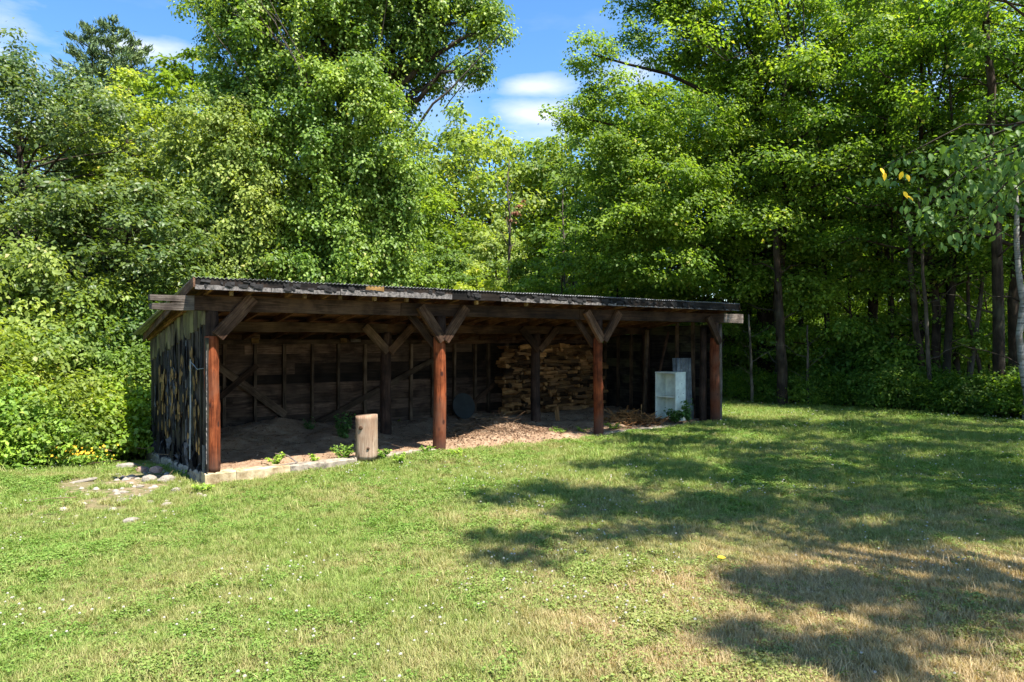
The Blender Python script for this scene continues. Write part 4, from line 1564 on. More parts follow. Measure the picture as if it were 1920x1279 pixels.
def tin_mesh(w, L, amp=.011, pitch=.066, slope=0.0, per=6):
    k = int(round(w / pitch)) * per
    vs, fs = [], []
    rows = 5
    for j in range(rows + 1):
        y = L * j / rows
        for i in range(k + 1):
            x = w * i / k
            zz = amp * math.cos(2 * math.pi * i / per)
            vs.append((x, y, zz + .003))
            vs.append((x, y, zz - .0015))
    row = (k + 1) * 2
    for j in range(rows):
        for i in range(k):
            a = j * row + i * 2
            fs.append((a, a + 2, a + row + 2, a + row))
            fs.append((a + 1, a + row + 1, a + row + 3, a + 3))
    for i in range(k):
        for a, fl_ in ((i * 2, 0), (rows * row + i * 2, 1)):
            f = (a, a + 1, a + 3, a + 2)
            fs.append(f if not fl_ else f[::-1])
    for j in range(rows):
        for a, fl_ in ((j * row, 1), (j * row + k * 2, 0)):
            f = (a, a + 1, a + row + 1, a + row)
            fs.append(f if not fl_ else f[::-1])
    mbx = MB()
    mbx.add(vs, fs)
    return mbx.mesh('roof_sheet', True)


sheet = tin_mesh(.726, 5.50)
sheet.materials.append(M['tin'])
sl_ang = -math.atan(.149)
nsh = 19
for i in range(nsh):
    t0 = -.385 + i * (LEN + .68 - .726) / (nsh - 1)
    o = bpy.data.objects.new('roof_sheet', sheet)
    COL.objects.link(o)
    o.parent = shed
    o.location = (t0, -.53 + random.uniform(-.012, .012), roof_z(-.53) - .018 + (i % 2) * .005)
    o.rotation_euler = (sl_ang + random.uniform(-.0015, .0015), random.uniform(-.003, .003), 0)

# fascia: dark tarred upper board with torn tar paper, pale tin drip edge below
cur = -.37
fb = [(1.0, 'char_wood'), (2.25, 'char_wood'), (4.1, 'char_wood'), (6.2, 'char_wood'), (8.6, 'char_wood'), (10.6, 'char_wood'), (LEN + .28, 'char_wood')]
for (t1, mt_) in fb:
    z = roof_z(-.5) - .105
    plank('fascia_board', (cur, -.497, z), (t1 - .006, -.497, z), .165, .03, mt_, seg=5, jit=.004)
    cur = t1
# drip edge strips, worn and uneven
def ragged_strip(name, t0, t1, n, zt, zb, mat, amp=.012, step=.035, th=.004, seed=0, parent=None, topamp=.0):
    rng = random.Random(seed)
    k = max(2, int((t1 - t0) / step))
    vs, fs = [], []
    for i in range(k + 1):
        t = t0 + (t1 - t0) * i / k
        b = zb + rng.uniform(-amp, amp)
        a = zt + rng.uniform(-topamp, topamp)
        nn = n + rng.uniform(-.004, .004)
        vs += [(t, nn - th, a), (t, nn - th, b), (t, nn, b), (t, nn, a)]
    for i in range(k):
        for j in range(4):
            j2 = (j + 1) % 4
            fs.append((i * 4 + j, i * 4 + j2, (i + 1) * 4 + j2, (i + 1) * 4 + j))
    fs.append((0, 3, 2, 1))
    fs.append((k * 4, k * 4 + 1, k * 4 + 2, k * 4 + 3))
    mbx = MB()
    mbx.add(vs, fs)
    return mbx.build(name, M[mat], parent or shed)


zf = roof_z(-.5)
segs = [(-.37, .75), (.76, 1.9), (1.91, 3.0), (3.01, 4.08), (4.3, 5.1), (5.2, 7.0), (7.02, 8.3), (8.32, 9.9), (9.92, 11.2), (11.22, LEN + .28)]
for i, (a, b) in enumerate(segs):
    top = zf - (.115 if i < 2 else (.085 if i < 4 else .10))
    if i == 4:
        continue
    hgt = [.062, .058, .085, .09, 0, .065, .05, .022, .018, .016][i]
    o = ragged_strip('drip_edge', a, b, -.517, zf - .188 + hgt, zf - .190, 'pale_rust', .003, .05, .004, i, topamp=.016 if i > 3 else .010)
rt_ = random.Random(3)
for i in range(120):          # curls and flakes of tar paper left on the fascia
    t = -.33 + rt_.random() ** 1.3 * (LEN + .4)
    w = rt_.uniform(.03, .16)
    zt = zf - rt_.uniform(.03, .10)
    h = rt_.uniform(.02, .09)
    mbx = MB()
    c = rt_.uniform(.004, .018)
    mbx.add([(t, -.518, zt), (t + w, -.517, zt + rt_.uniform(-.02, .02)), (t + w * .9, -.518 - c, zt - h), (t + w * .4, -.518 - c * .4, zt - h * 1.3), (t - w * .1, -.518 - c, zt - h * .7),
             (t, -.514, zt), (t + w, -.513, zt), (t + w * .9, -.514 - c, zt - h), (t + w * .4, -.514 - c * .4, zt - h * 1.3), (t - w * .1, -.514 - c, zt - h * .7)],
            [(0, 4, 3, 2, 1), (5, 6, 7, 8, 9), (0, 1, 6, 5), (1, 2, 7, 6), (2, 3, 8, 7), (3, 4, 9, 8), (4, 0, 5, 9)])
    mbx.build('tar_flake', M['tar'], shed)
for (t, w) in ((2.36, .34),):
    plank('fascia_patch', (t, -.521, zf - .055), (t + w, -.521, zf - .06), .075, .01, 'fibre', seg=3, jit=.008)
for t in (.18, 1.34, 1.95, 2.58, 3.2, 4.7, 5.9):
    plank('rafter_tail', (t, -.43, zf - .225), (t, -.36, zf - .225), .075, .05, 'fibre', seg=1, jit=.003)

# rake boards
plank('rake_board', (-.385, -.53, roof_z(-.53) - .09), (-.185, DEP + .25, roof_z(DEP + .25) - .09), .15, .03, 'brace_wood', seg=6, jit=.005)
plank('rake_board', (LEN + .30, -.53, roof_z(-.53) - .09), (LEN + .30, DEP + .25, roof_z(DEP + .25) - .09), .15, .03, 'dark_wood', seg=6, jit=.005)

# back wall: horizontal boards behind studs
bh = .235
nrow = 10
for r in range(nrow):
    z = -.12 + r * bh
    cur = .02 + 0
    cuts = sorted(random.uniform(.5, 11.8) for _ in range(3))
    cuts = [c for i, c in enumerate(cuts) if i == 0 or c - cuts[i - 1] > 1.2] + [12.34]
    for c in cuts:
        dn = .016 * (r % 2)
        plank('wall_plank', (cur, DEP + dn + random.uniform(-.004, .004), z + bh / 2), (c - .005, DEP + dn + random.uniform(-.004, .004), z + bh / 2 + random.uniform(-.006, .006)),
              bh + random.uniform(.006, .012), .026, 'wall_wood', seg=6, jit=.005)
        cur = c


def t_on_row(px, n):
    q = (px - 960) / F
    x0, y0 = P1.x + NV.x * n, P1.y + NV.y * n
    return (q * y0 - x0) / (DV.x - q * DV.y)


studn = DEP - .065
for i, px in enumerate([419, 478, 532, 585, 634, 684, 727, 770, 811, 851, 890, 916, 950, 985, 1020, 1050, 1080]):
    t = t_on_row(px, studn)
    plank('stud', (t, studn, -.05), (t + random.uniform(-.02, .02), studn, 2.0), .055 + .02 * random.random(), .09, 'stud_wood', up=(1, 0, 0), seg=4, jit=.003)


def wall_diag(px0, py0, px1, py1, n, w=.14, th=.03, mat='stud_wood'):
    ta, tb = t_on_row(px0, n), t_on_row(px1, n)
    ya, yb = W(ta, n).y, W(tb, n).y
    za, zb = EYE - (py0 - 640) / F * ya, EYE - (py1 - 640) / F * yb
    plank('diagonal_brace', (ta, n, za), (tb, n, zb), w, th, mat, up=(-(zb - za), 0, (tb - ta)), seg=5, jit=.004)


wall_diag(404, 683, 535, 779, DEP - .135, .17)
wall_diag(404, 752, 482, 686, DEP - .17 + .04 - .03, .13, mat='dark_wood')
wall_diag(594, 795, 815, 674, DEP - .145, .13)
wall_diag(868, 772, 945, 706, DEP - .145, .12, mat='dark_wood')
# bottom sill board seen left of the wood stack
plank('sill_board', (t_on_row(890, 3.6), 3.6, .05), (t_on_row(940, 3.6), 3.6, .08), .05, .12, 'stud_wood', seg=2)

# right end wall, seen from inside
for r in range(11):
    z = -.12 + r * bh
    top = z + bh
    n1 = DEP - .03
    if top > 2.1:
        n1 = min(n1, (2.93 - .085 - top) / .149)
    if n1 > .3:
        plank('end_plank', (LEN + .13 + .016 * (r % 2), .14, z + bh / 2), (LEN + .13 + .016 * (r % 2), n1, z + bh / 2), bh + random.uniform(.006, .012), .026, 'end_wood', seg=5, jit=.005)


def n_on_right(px):
    q = (px - 960) / F
    t = LEN + .06
    x0, y0 = P1.x + DV.x * t, P1.y + DV.y * t
    return (q * y0 - x0) / (NV.x - q * NV.y)


for px in (1134, 1159, 1183, 1212, 1268, 1300):
    n = n_on_right(px)
    if .1 < n < DEP:
        plank('stud', (LEN + .065, n, -.05), (LEN + .065, n + random.uniform(-.03, .03), roof_z(n) - .19), .06, .09, 'stud_wood', up=(0, 1, 0), seg=4, jit=.003)
# loose poles leaning inside, vertical pole beside the cabinet
plank('loose_pole', (LEN - .62, 1.9, .02), (LEN - .55, 1.86, 2.35), .09, .06, 'stud_wood', up=(1, 0, 0), seg=4)
plank('loose_pole', (LEN - .9, 1.2, .9), (LEN - .1, 1.5, 2.3), .05, .05, 'dark_wood', up=(0, 1, 0), seg=4)
# outer corner boards at the right end
plank('corner_board', (LEN + .18, -.02, -.1), (LEN + .18, -.02, 2.5), .10, .028, 'silver_wood', up=(1, 0, 0), seg=5)

# left side wall: vertical boards, lighter above, torn tar paper and fibreboard below
nb = 18
wb = (DEP + .06) / nb
for i in range(nb):
    n = -.02 + (i + .5) * wb
    zb = -.02 - .21 * n / DEP
    zt = roof_z(n) - .20
    tt = -.075 + random.uniform(-.006, .006)
    zm = zt - (.42 + random.uniform(-.04, .05)) if 2 < i < 15 else zt - .4
    plank('side_board', (tt, n, zb + .02), (tt, n, zm), wb - random.uniform(.012, .03), .024, 'side_wood', up=(0, 1, 0), seg=5, jit=.004, noisy=.02)
    plank('side_board', (tt - .02, n, zm - .02), (tt - .02, n, zt), wb - random.uniform(.01, .025), .022, 'side_top_wood', up=(0, 1, 0), seg=3, jit=.004, noisy=.02)
    if i % 2 == 0:
        plank('side_batten', (tt - .034, n + wb / 2, zb + .05), (tt - .034, n + wb / 2 + random.uniform(-.02, .02), zm - .05), .045, .02, 'tar_grey' if i in (4, 10) else 'end_wood', up=(0, 1, 0), seg=4, jit=.004)
rt_ = random.Random(8)


def side_patch(name, n, z, w, h, mat, off, curl=0.0, seed=0):
    """a torn piece on the left wall, with an irregular outline"""
    rng = random.Random(seed)
    k = 9
    out = []
    for j in range(k):
        a = 2 * math.pi * j / k
        rr = 1 + rng.uniform(-.32, .28)
        out.append((math.cos(a) * w / 2 * rr, math.sin(a) * h / 2 * rr))
    vs = [(-.098 - off, n, z)]
    for (y, zz) in out:
        vs.append((-.098 - off - max(0, rng.uniform(-.3, 1)) * curl, n + y, z + zz))
    vs += [(v[0] + .006, v[1], v[2]) for v in vs[:]]
    fs = []
    m_ = k + 1
    for j in range(k):
        a, b = 1 + j, 1 + (j + 1) % k
        fs.append((0, a, b))
        fs.append((m_, m_ + b, m_ + a))
        fs.append((a, m_ + a, m_ + b, b))
    mbx = MB()
    mbx.add(vs, fs)
    return mbx.build(name, M[mat], shed)


for i in range(95):
    n = rt_.uniform(.25, 3.7)
    z = rt_.uniform(.75, 1.98 - .12 * n) if i % 4 else rt_.uniform(.2, .9)
    side_patch('fibre_patch', n, z, rt_.uniform(.06, .15), rt_.uniform(.08, .30), 'fibre', .030 + i * .0003, 0, i)
for i in range(52):
    n = rt_.uniform(.15, 4.1)
    z = rt_.uniform(.05, 2.02 - .12 * n)
    side_patch('tar_paper', n, z, rt_.uniform(.05, .15), rt_.uniform(.25, .9), ('tar', 'tar', 'tar', 'tar', 'tar', 'tar_grey')[i % 6], .016 + i * .0004, .035, 100 + i)
for i in range(16):
    n = .3 + i * .24
    side_patch('tar_paper', n, rt_.uniform(.0, .3) - .04 * n, .18, rt_.uniform(.25, .6), 'tar' if i % 3 else 'tar_grey', .02, .09, 300 + i)
mbx = MB()
mbx.tube([(-.17, .72, .12), (-.165, .70, 1.0), (-.17, .69, 1.75)], [.013] * 3, 6)
mbx.build('conduit', M['tin_lean'], shed)
mbx = MB()
mbx.tube([(-.17, .70, 1.72), (-.16, .5, 1.66), (-.155, .3, 1.60), (-.12, .05, 1.62)], [.006] * 4, 5)
mbx.build('wire', M['tin_lean'], shed)
plank('corner_board', (-.10, -.075, .02), (-.10, -.075, 2.1), .11, .03, 'end_wood', up=(0, 1, 0), seg=6, jit=.006)
ob = plank('corner_board', (-.122, .02, .0), (-.122, .02, .42), .16, .012, 'tar_grey', up=(0, 1, 0), seg=3, jit=.012)
# frayed white edge of paper along the corner
ragged = MB()
vs, fs = [], []
rr = random.Random(6)
K_ = 44
for i in range(K_ + 1):
    z = .15 + i * 1.75 / K_
    a, b = rr.uniform(.004, .022), rr.uniform(.0, .006)
    vs += [(-.118 - b, -.135, z), (-.118 - b - .004, -.135 - a, z), (-.112 - b, -.135 - a, z)]
for i in range(K_):
    for j in range(3):
        j2 = (j + 1) % 3
        fs.append((i * 3 + j, i * 3 + j2, (i + 1) * 3 + j2, (i + 1) * 3 + j))
ragged.add(vs, fs)
ragged.build('frayed_edge', M['pale_rust'], shed)

# dirt floor with heaps
def dirt_z(t, n):
    z = -.045 + .0 * t
    z = z + .30 * np.exp(-(((t - 2.0) / 1.3) ** 2 + ((n - 3.7) / .7) ** 2)) + .16 * np.exp(-(((t - 3.3) / .7) ** 2 + ((n - 2.3) / .6) ** 2)) + .14 * np.exp(-(((t - .9) / .7) ** 2 + ((n - 2.4) / .7) ** 2)) + .10 * sm(1.0, 3.0, n)
    z = z + .33 * np.exp(-(((t - 6.15) / 1.15) ** 2 + ((n - .95) / .55) ** 2)) + .10 * np.exp(-(((t - 6.3) / 1.7) ** 2 + ((n - .1) / .45) ** 2))
    z = z + .05 * np.exp(-(((t - 9.6) / 1.5) ** 2 + ((n - 1.2) / .6) ** 2))
    z = z + (vnoise(t * 2.2, n * 2.2, 41) - .5) * .12 + (vnoise(t * 7, n * 7, 42) - .5) * .035
    edge = sm(-.55, .06, n)
    z = z * 1 - (1 - edge) * .14
    return z


ts = np.linspace(-.02, LEN + .1, 210)
ns = np.linspace(-.6, DEP - .02, 90)
T_, N_ = np.meshgrid(ts, ns)
Z_ = dirt_z(T_, N_)
out = (N_ < .10) & ((T_ < 4.15) | (T_ > 8.0))
Z_ = np.where(out, -.35, Z_)
v = np.stack([P1.x + DV.x * T_.ravel() + NV.x * N_.ravel(), P1.y + DV.y * T_.ravel() + NV.y * N_.ravel(), Z_.ravel()], 1)
I, J = np.meshgrid(np.arange(209), np.arange(89))
a = (J * 210 + I).ravel()
o = link('dirt_floor', mesh_np('dirt_floor', v, np.stack([a, a + 1, a + 211, a + 210], 1), None, True), M['dirt'])
tag(o, 'uneven brown dirt floor heaped up inside the open shed', kind='structure')


# litter, chips and twigs on the dirt
def chips(name, tn, size, mat, label, seed, catg='debris', zoff=.012, asp=.3, tilt=.5):
    rng = np.random.default_rng(seed)
    k = len(tn)
    z = dirt_z(tn[:, 0], tn[:, 1]) + zoff
    c = np.stack([P1.x + DV.x * tn[:, 0] + NV.x * tn[:, 1], P1.y + DV.y * tn[:, 0] + NV.y * tn[:, 1], z + rng.random(k) * .015], 1)
    az = rng.random(k) * 6.28
    tip = np.stack([np.cos(az), np.sin(az), rng.normal(size=k) * tilt * .4], 1)
    nrm = np.array([0, 0, 1]) + rng.normal(size=(k, 3)) * tilt
    me = leaf_mesh(name, c, nrm, tip, size * (.5 + rng.random(k)), rng.random(k), asp, .05)
    o = link(name, me, M[mat])
    return tag(o, label, catg, kind='stuff')


rc = np.random.default_rng(71)
tn = np.stack([rc.uniform(.15, 12.2, 2600), rc.uniform(.12, 4.3, 2600)], 1)
chips('leaf_litter', tn, .042, 'litter', 'scattered dry leaves and chips over the dirt floor', 1)
tn = np.stack([rc.normal(6.2, .9, 5200), rc.normal(.75, .42, 5200)], 1)
tn = tn[(tn[:, 1] > -.45)]
chips('wood_chips', tn, .052, 'litter', 'sunlit heap of pale wood chips and leaves between the second and third posts', 2, asp=.2, tilt=.7)


def sticks(name, n, ctr, spread, L, r, mat, label, seed, h=.2, flat=.25):
    rng = np.random.default_rng(seed)
    mbx = MB()
    for i in range(n):
        t = rng.normal(ctr[0], spread[0])
        nn = max(-.2, rng.normal(ctr[1], spread[1]))
        q = math.exp(-((t - ctr[0]) / (spread[0] * 1.4)) ** 2 - ((nn - ctr[1]) / (spread[1] * 1.4)) ** 2)
        z = float(dirt_z(np.array(t), np.array(nn))) + .01 + h * q * rng.random()
        az = rng.random() * 6.28
        l = L * (.5 + rng.random())
        d = np.array([math.cos(az), math.sin(az), rng.normal() * flat]) * l / 2
        p = np.array(W(t, nn, z))
        pts = [p - d, p + rng.normal(size=3) * .02, p + d]
        rr_ = r * (.5 + rng.random())
        mbx.tube([tuple(x) for x in pts], [rr_, rr_ * .8, rr_ * .4], 4, False)
    o = mbx.build(name, M[mat])
    return tag(o, label, 'debris', kind='stuff')


sticks('brush_heap', 260, (6.0, 1.15), (1.0, .32), .5, .006, 'twig', 'tangle of dry twigs on top of the chip heap', 3, .12)
sticks('bark_heap', 220, (10.35, .95), (.42, .28), .42, .012, 'fire_wood', 'heap of brown bark strips between third post and white cabinet', 4, .30, .5)
sticks('loose_twigs', 120, (3.0, 2.0), (2.6, 1.2), .45, .005, 'twig', 'loose twigs lying about the left bays of the shed floor', 5, .02, .1)

# pale forked branch on the ground
mbx = MB()
p = [W(1.55, .55, .04), W(1.35, .75, .10), W(.95, .95, .13)]
p = [Vector((gpx(505, 12.3), 12.6, .085)), Vector((gpx(535, 12.25), 12.35, .09)), Vector((gpx(562, 12.2), 12.05, .02))]
mbx.tube([tuple(x) for x in p], [.008, .012, .015], 5)
mbx.tube([tuple(p[2]), (gpx(530, 11.9), 11.9, .0), (gpx(492, 11.75), 11.75, .01)], [.013, .011, .006], 5)
tag(mbx.build('fallen_branch', M['silver_wood']), 'pale forked stick lying on the dirt just inside the left bay', 'branch')

# ------------------------------------------------------------------ firewood stack
logs = []
for vtx in range(7):
    rg = random.Random(200 + vtx)
    k = [3, 4, 5, 3, 4, 6, 3][vtx]
    L = .40
    sec = []
    for j in range(k):
        a = 2 * math.pi * j / k + rg.uniform(-.25, .25)
        r = (.074 if k == 3 else .063) * rg.uniform(.75, 1.15)
        sec.append((math.cos(a) * r, math.sin(a) * r * .92))
    vs, fs = [], []
    for i in range(4):
        x = -L / 2 + L * i / 3
        for (y, z) in sec:
            vs.append((x + rg.uniform(-.01, .01) * (i in (0, 3)), y + rg.uniform(-.006, .006), z + rg.uniform(-.006, .006)))
    for i in range(3):
        for j in range(k):
            j2 = (j + 1) % k
            fs.append((i * k + j, (i + 1) * k + j, (i + 1) * k + j2, i * k + j2))
    fs.append(tuple(range(k)))
    fs.append(tuple(3 * k + j for j in range(k))[::-1])
    mbx = MB()
    mbx.add(vs, fs)
    me = mbx.mesh('firewood_log')
    me.materials.append(M['fire_wood'])
    logs.append(me)
rg = random.Random(99)
rows = 18
nlog = 0
for r in range(rows):
    z = .13 + r * .104
    t = 8.28 + rg.uniform(-.06, .05)
    tmax = 11.75 - (.0 if r < 13 else rg.uniform(0, .5))
    while t < tmax:
        side = rg.random() < .56
        sc = rg.uniform(.68, 1.12) if side else rg.uniform(.8, 1.15)
        if side:
            w = .37 * sc
            o = bpy.data.objects.new('firewood_log', logs[rg.randrange(7)])
            p = W(t + w / 2, 3.74 + rg.uniform(-.07, .07), z + rg.uniform(-.015, .015))
            rot = (rg.uniform(0, 6.28), rg.uniform(-.10, .10), ANG + rg.uniform(-.25, .25))
        else:
            w = .118 * sc
            o = bpy.data.objects.new('firewood_log', logs[rg.randrange(7)])
            p = W(t + w / 2, 3.84 + rg.uniform(-.05, .05), z + rg.uniform(-.022, .022))
            rot = (rg.uniform(0, 6.28), rg.uniform(-.05, .05), ANG + math.pi / 2 + rg.uniform(-.15, .15))
        COL.objects.link(o)
        o.location = p
        o.rotation_mode = 'XYZ'
        o.rotation_euler = rot
        o.scale = (sc, rg.uniform(.85, 1.2), rg.uniform(.85, 1.2))
        ords = ['bottom', 'second', 'third', 'fourth', 'fifth', 'sixth', 'seventh', 'eighth', 'ninth', 'tenth', 'eleventh', 'twelfth', 'thirteenth', 'fourteenth', 'fifteenth', 'sixteenth', 'seventeenth', 'top']
        where = 'at the left end' if t < 8.5 else 'left of the middle post' if t < 9.1 else 'between the middle post and third post' if t < 11.0 else 'by the third post'
        tag(o, 'firewood log %s, %s row of the stack, %s' % ('laid lengthwise' if side else 'seen end-on', ords[r], where), 'firewood', 'logs of the firewood stack')
        t += w + .004
        nlog += 1
o = bpy.data.objects.new('firewood_log', logs[2])
COL.objects.link(o)
o.location = W(8.72, MID - .25, .22)
o.rotation_euler = (0, 1.35, ANG + .3)
tag(o, 'single split log standing upright against the middle post by the stack', 'firewood')

# ------------------------------------------------------------------ stump, cabinet, tin sheets, tub
def make_stump():
    g = (gpx(687, 12.75), 12.75)
    root = empty('log_stump', (g[0], g[1], -.03), 0, 'upright sawn log standing on the curb between the first two posts', 'log')
    mbx = MB()
    k, rings = 28, 12
    vs, fs = [], []
    for i in range(rings + 1):
        z = .77 * i / rings
        for j in range(k):
            a = 2 * math.pi * j / k
            r = .186 * (1.04 - .05 * math.sin(z * 3.2)) * (1 + .045 * math.sin(2 * a + 1) + .03 * math.sin(5 * a + z) + .015 * math.sin(11 * a + 2 * z))
            if i in (0, rings):
                r *= .975
            vs.append((r * math.cos(a), r * math.sin(a), z + (.012 * math.cos(a) if i == rings else 0)))
    for i in range(rings):
        for j in range(k):
            j2 = (j + 1) % k
            fs.append((i * k + j, i * k + j2, (i + 1) * k + j2, (i + 1) * k + j))
    fs.append(tuple(range(k))[::-1])
    fs.append(tuple(rings * k + j for j in range(k)))
    mbx.add(vs, fs)
    mbx.build('log_body', M['stump_wood'], root, smooth=True)
    mbx = MB()
    for (a, z, r) in ((-1.95, .56, .032), (-1.2, .2, .022)):
        x, y = .185 * math.cos(a), .185 * math.sin(a)
        mbx.tube([(x * .9, y * .9, z), (x * 1.06, y * 1.06, z), (x * 1.09, y * 1.09, z)], [r * 1.3, r, r * .4], 8)
    mbx.build('knot', M['dark_wood'], root)


make_stump()

cab_p = W(11.42, .80, 0)
cab = empty('metal_cabinet', (gpx(1257, 18.7), 18.7, .0), math.radians(14), 'white enamel metal cabinet without a door, one shelf inside, standing near right-hand post', 'cabinet')
cab.rotation_euler = (0, 0, math.radians(-46))
cw, cd, chh, th = .62, .46, 1.22, .03


def cbox(name, *a, mat='enamel'):
    m_ = MB()
    m_.box(*a)
    return m_.build(name, M[mat], cab)


cbox('side_panel', -cw / 2, -cw / 2 + th, -cd / 2, cd / 2, 0, chh)
cbox('side_panel', cw / 2 - th, cw / 2, -cd / 2, cd / 2, 0, chh)
cbox('back_panel', -cw / 2 + th, cw / 2 - th, cd / 2 - th, cd / 2, .03, chh - th)
cbox('top_panel', -cw / 2 - .004, cw / 2 + .004, -cd / 2 - .004, cd / 2 + .004, chh, chh + th)
cbox('bottom_panel', -cw / 2 + th, cw / 2 - th, -cd / 2 + .01, cd / 2 - th, .05, .07)
cbox('shelf', -cw / 2 + th, cw / 2 - th, -cd / 2 + .02, cd / 2 - th - .002, .60, .635)
m_ = MB()
for (y, z) in ((.05, .95), (.12, .70), (-.1, .62), (.02, .45), (.1, .3), (-.12, .8), (-.05, .22)):
    m_.tube([(cw / 2 - .001, y, z), (cw / 2 + .003, y, z)], [.012, .010], 6)
m_.build('rust_spots', M['dark_wood'], cab)

lean_tin = tin_mesh(.40, 1.62, .018, .08)
lean_tin.materials.append(M['tin_lean'])
for i, (dx, dy, lab) in enumerate([(0, 0, 'front corrugated tin sheet leaning behind the white cabinet'), (-.09, .09, 'second corrugated tin sheet leaning behind the first one'), (.06, .16, 'rearmost corrugated tin sheet of the leaning bundle')]):
    o = bpy.data.objects.new('tin_sheet', lean_tin)
    COL.objects.link(o)
    o.location = (gpx(1289, 18.85) + dx - .20, 19.02 + dy, -.02)
    o.rotation_euler = (math.radians(86 - i), 0, math.radians(12 - i * 3))
    tag(o, lab, 'metal sheet', 'corrugated tin sheets by the cabinet')

m_ = MB()
tb = W(t_on_row(868, 3.9), 3.9, .36)
m_.tube([(0, 0, 0), (0, -.03, 0), (0, -.05, 0)], [.33, .33, .27], 24)
m_.tube([(0, -.03, 0), (0, -.055, 0)], [.335, .335], 24)
o = m_.build('round_tub', M['lid'], None, tb)
o.rotation_euler = (math.radians(-14), 0, ANG)
tag(o, 'dark round tub lid leaning on the back wall left of the firewood', 'tub')


# ------------------------------------------------------------------ weeds, flowers, rocks
def weed(name, px, py, h, r, n, leafm, label, seed, leaf=.05, z=None, catg='weed', Y=None):
    rng = np.random.default_rng(seed)
    zz = -.04 if z is None else z
    Y = Y or (EYE - zz) * F / (py - 640)
    x = gpx(px, Y)
    root = empty(name, (x, Y, zz), 0, label, catg)
    mbx = MB()
    P, N, T = [], [], []
    for s in range(max(5, n // 16)):
        az = rng.random() * 6.28
        rr = r * math.sqrt(rng.random())
        e = np.array([math.cos(az) * rr, math.sin(az) * rr, h * (.55 + .5 * rng.random())])
        mid = e * np.array([.5, .5, .6])
        mbx.tube([(0, 0, 0), tuple(mid), tuple(e)], [.004, .003, .002], 4, False)
        for q in range(16):
            u = .2 + .8 * rng.random()
            a2 = rng.random() * 6.28
            c = e * u * np.array([1, 1, 1]) + np.array([math.cos(a2), math.sin(a2), .1]) * leaf * .6
            P.append(c)
            N.append(np.array([0, -.2, 1]) + rng.normal(size=3) * .4)
            T.append(np.array([math.cos(a2), math.sin(a2), .1]))
    mbx.build('stems', M['leaf_weed_dark'], root)
    P, N, T = np.array(P), np.array(N), np.array(T)
    link('leaves', leaf_mesh('leaves', P, N, T, leaf * (.7 + .6 * rng.random(len(P))), rng.random(len(P)) * .93, .36), M[leafm], root)


weed('weed', 517, 873, .20, .16, 190, 'leaf_weed', 'small bright bushy weed on the dirt near the first post', 1)
weed('weed', 587, 868, .15, .13, 110, 'leaf_weed', 'tiny bright weed halfway between first post and stump', 2)
weed('weed', 645, 862, .26, .24, 300, 'leaf_weed', 'bright leafy weed touching the left side of the upright log', 3)
weed('weed', 718, 860, .17, .14, 160, 'leaf_weed', 'small weed at the right foot of the upright log', 4)
weed('weed', 752, 868, .16, .2, 150, 'leaf_weed', 'low weed on the curb right of the upright log', 5)
weed('weed', 645, 832, .62, .22, 300, 'leaf_weed_dark', 'tall dark weed in the shade behind the upright log', 6, .075)
weed('weed', 580, 822, .48, .14, 170, 'leaf_weed_dark', 'thin dark weed in the shade in the middle of the left bay', 7, .055)
weed('weed', 1050, 818, .2, .24, 220, 'leaf_weed', 'sunlit weed in front of the chip heap left of the third post', 8, .055)
weed('weed', 1092, 812, .14, .18, 130, 'leaf_weed', 'low weed just left of the third post', 9)
weed('weed', 1150, 806, .14, .26, 160, 'leaf_weed', 'low weed just right of the third post', 10)
weed('weed', 795, 850, .14, .2, 120, 'leaf_weed', 'low weed left of the second post', 11)
weed('weed', 862, 858, .16, .2, 140, 'leaf_weed', 'low weed at the right foot of the second post', 12)
weed('weed', 1000, 790, .22, .12, 90, 'leaf_weed_dark', 'weed at the foot of the middle post beside the firewood', 13, .06)
weed('ivy_plant', 1266, 795, .36, .28, 320, 'leaf_weed_dark', 'dark ivy-like plant climbing the foot of the white cabinet', 14, .085, None, 'plant', 18.35)
weed('ivy_plant', 1290, 796, .62, .14, 200, 'leaf_weed_dark', 'thin ivy stem climbing the right side of the white cabinet', 15, .08, None, 'plant', 18.3)
weed('weed', 345, 905, .18, .22, 200, 'leaf_weed', 'leafy weed among the rocks beside the footing', 16, .05, -.28)
weed('weed', 382, 925, .15, .22, 170, 'leaf_weed', 'low weed in front of the foundation corner', 17, .05, -.22)
weed('weed', 250, 905, .12, .16, 110, 'leaf_weed', 'small weed in the middle of the rocks', 18, .06, -.3)

# yellow flowers at the thicket's foot
rf = np.random.default_rng(4)
fy = empty('yellow_flowers', (gpx(130, 13.2), 13.2, float(gz(gpx(130, 13.2), 13.2))), 0, 'patch of small yellow wildflowers at the foot of the left thicket', 'flowers')
P = np.stack([rf.normal(0, .38, 120), rf.normal(0, .12, 120), .12 + rf.random(120) * .28], 1)
link('blossoms', leaf_mesh('blossoms', P, np.array([0, -.8, .6]) + rf.normal(size=(120, 3)) * .3, rf.normal(size=(120, 3)), .05 * (.6 + .6 * rf.random(120)), rf.random(120), .5, .02), M['yellow_petal'], fy)
arr = puff(rf, np.stack([rf.normal(0, .4, 14), rf.normal(0, .15, 14), np.full(14, .14)], 1), np.full(14, .16), 40, .07, .8)
link('leaves', leaf_mesh('leaves', *arr[:4], arr[4], .16), M['leaf_weed'], fy)


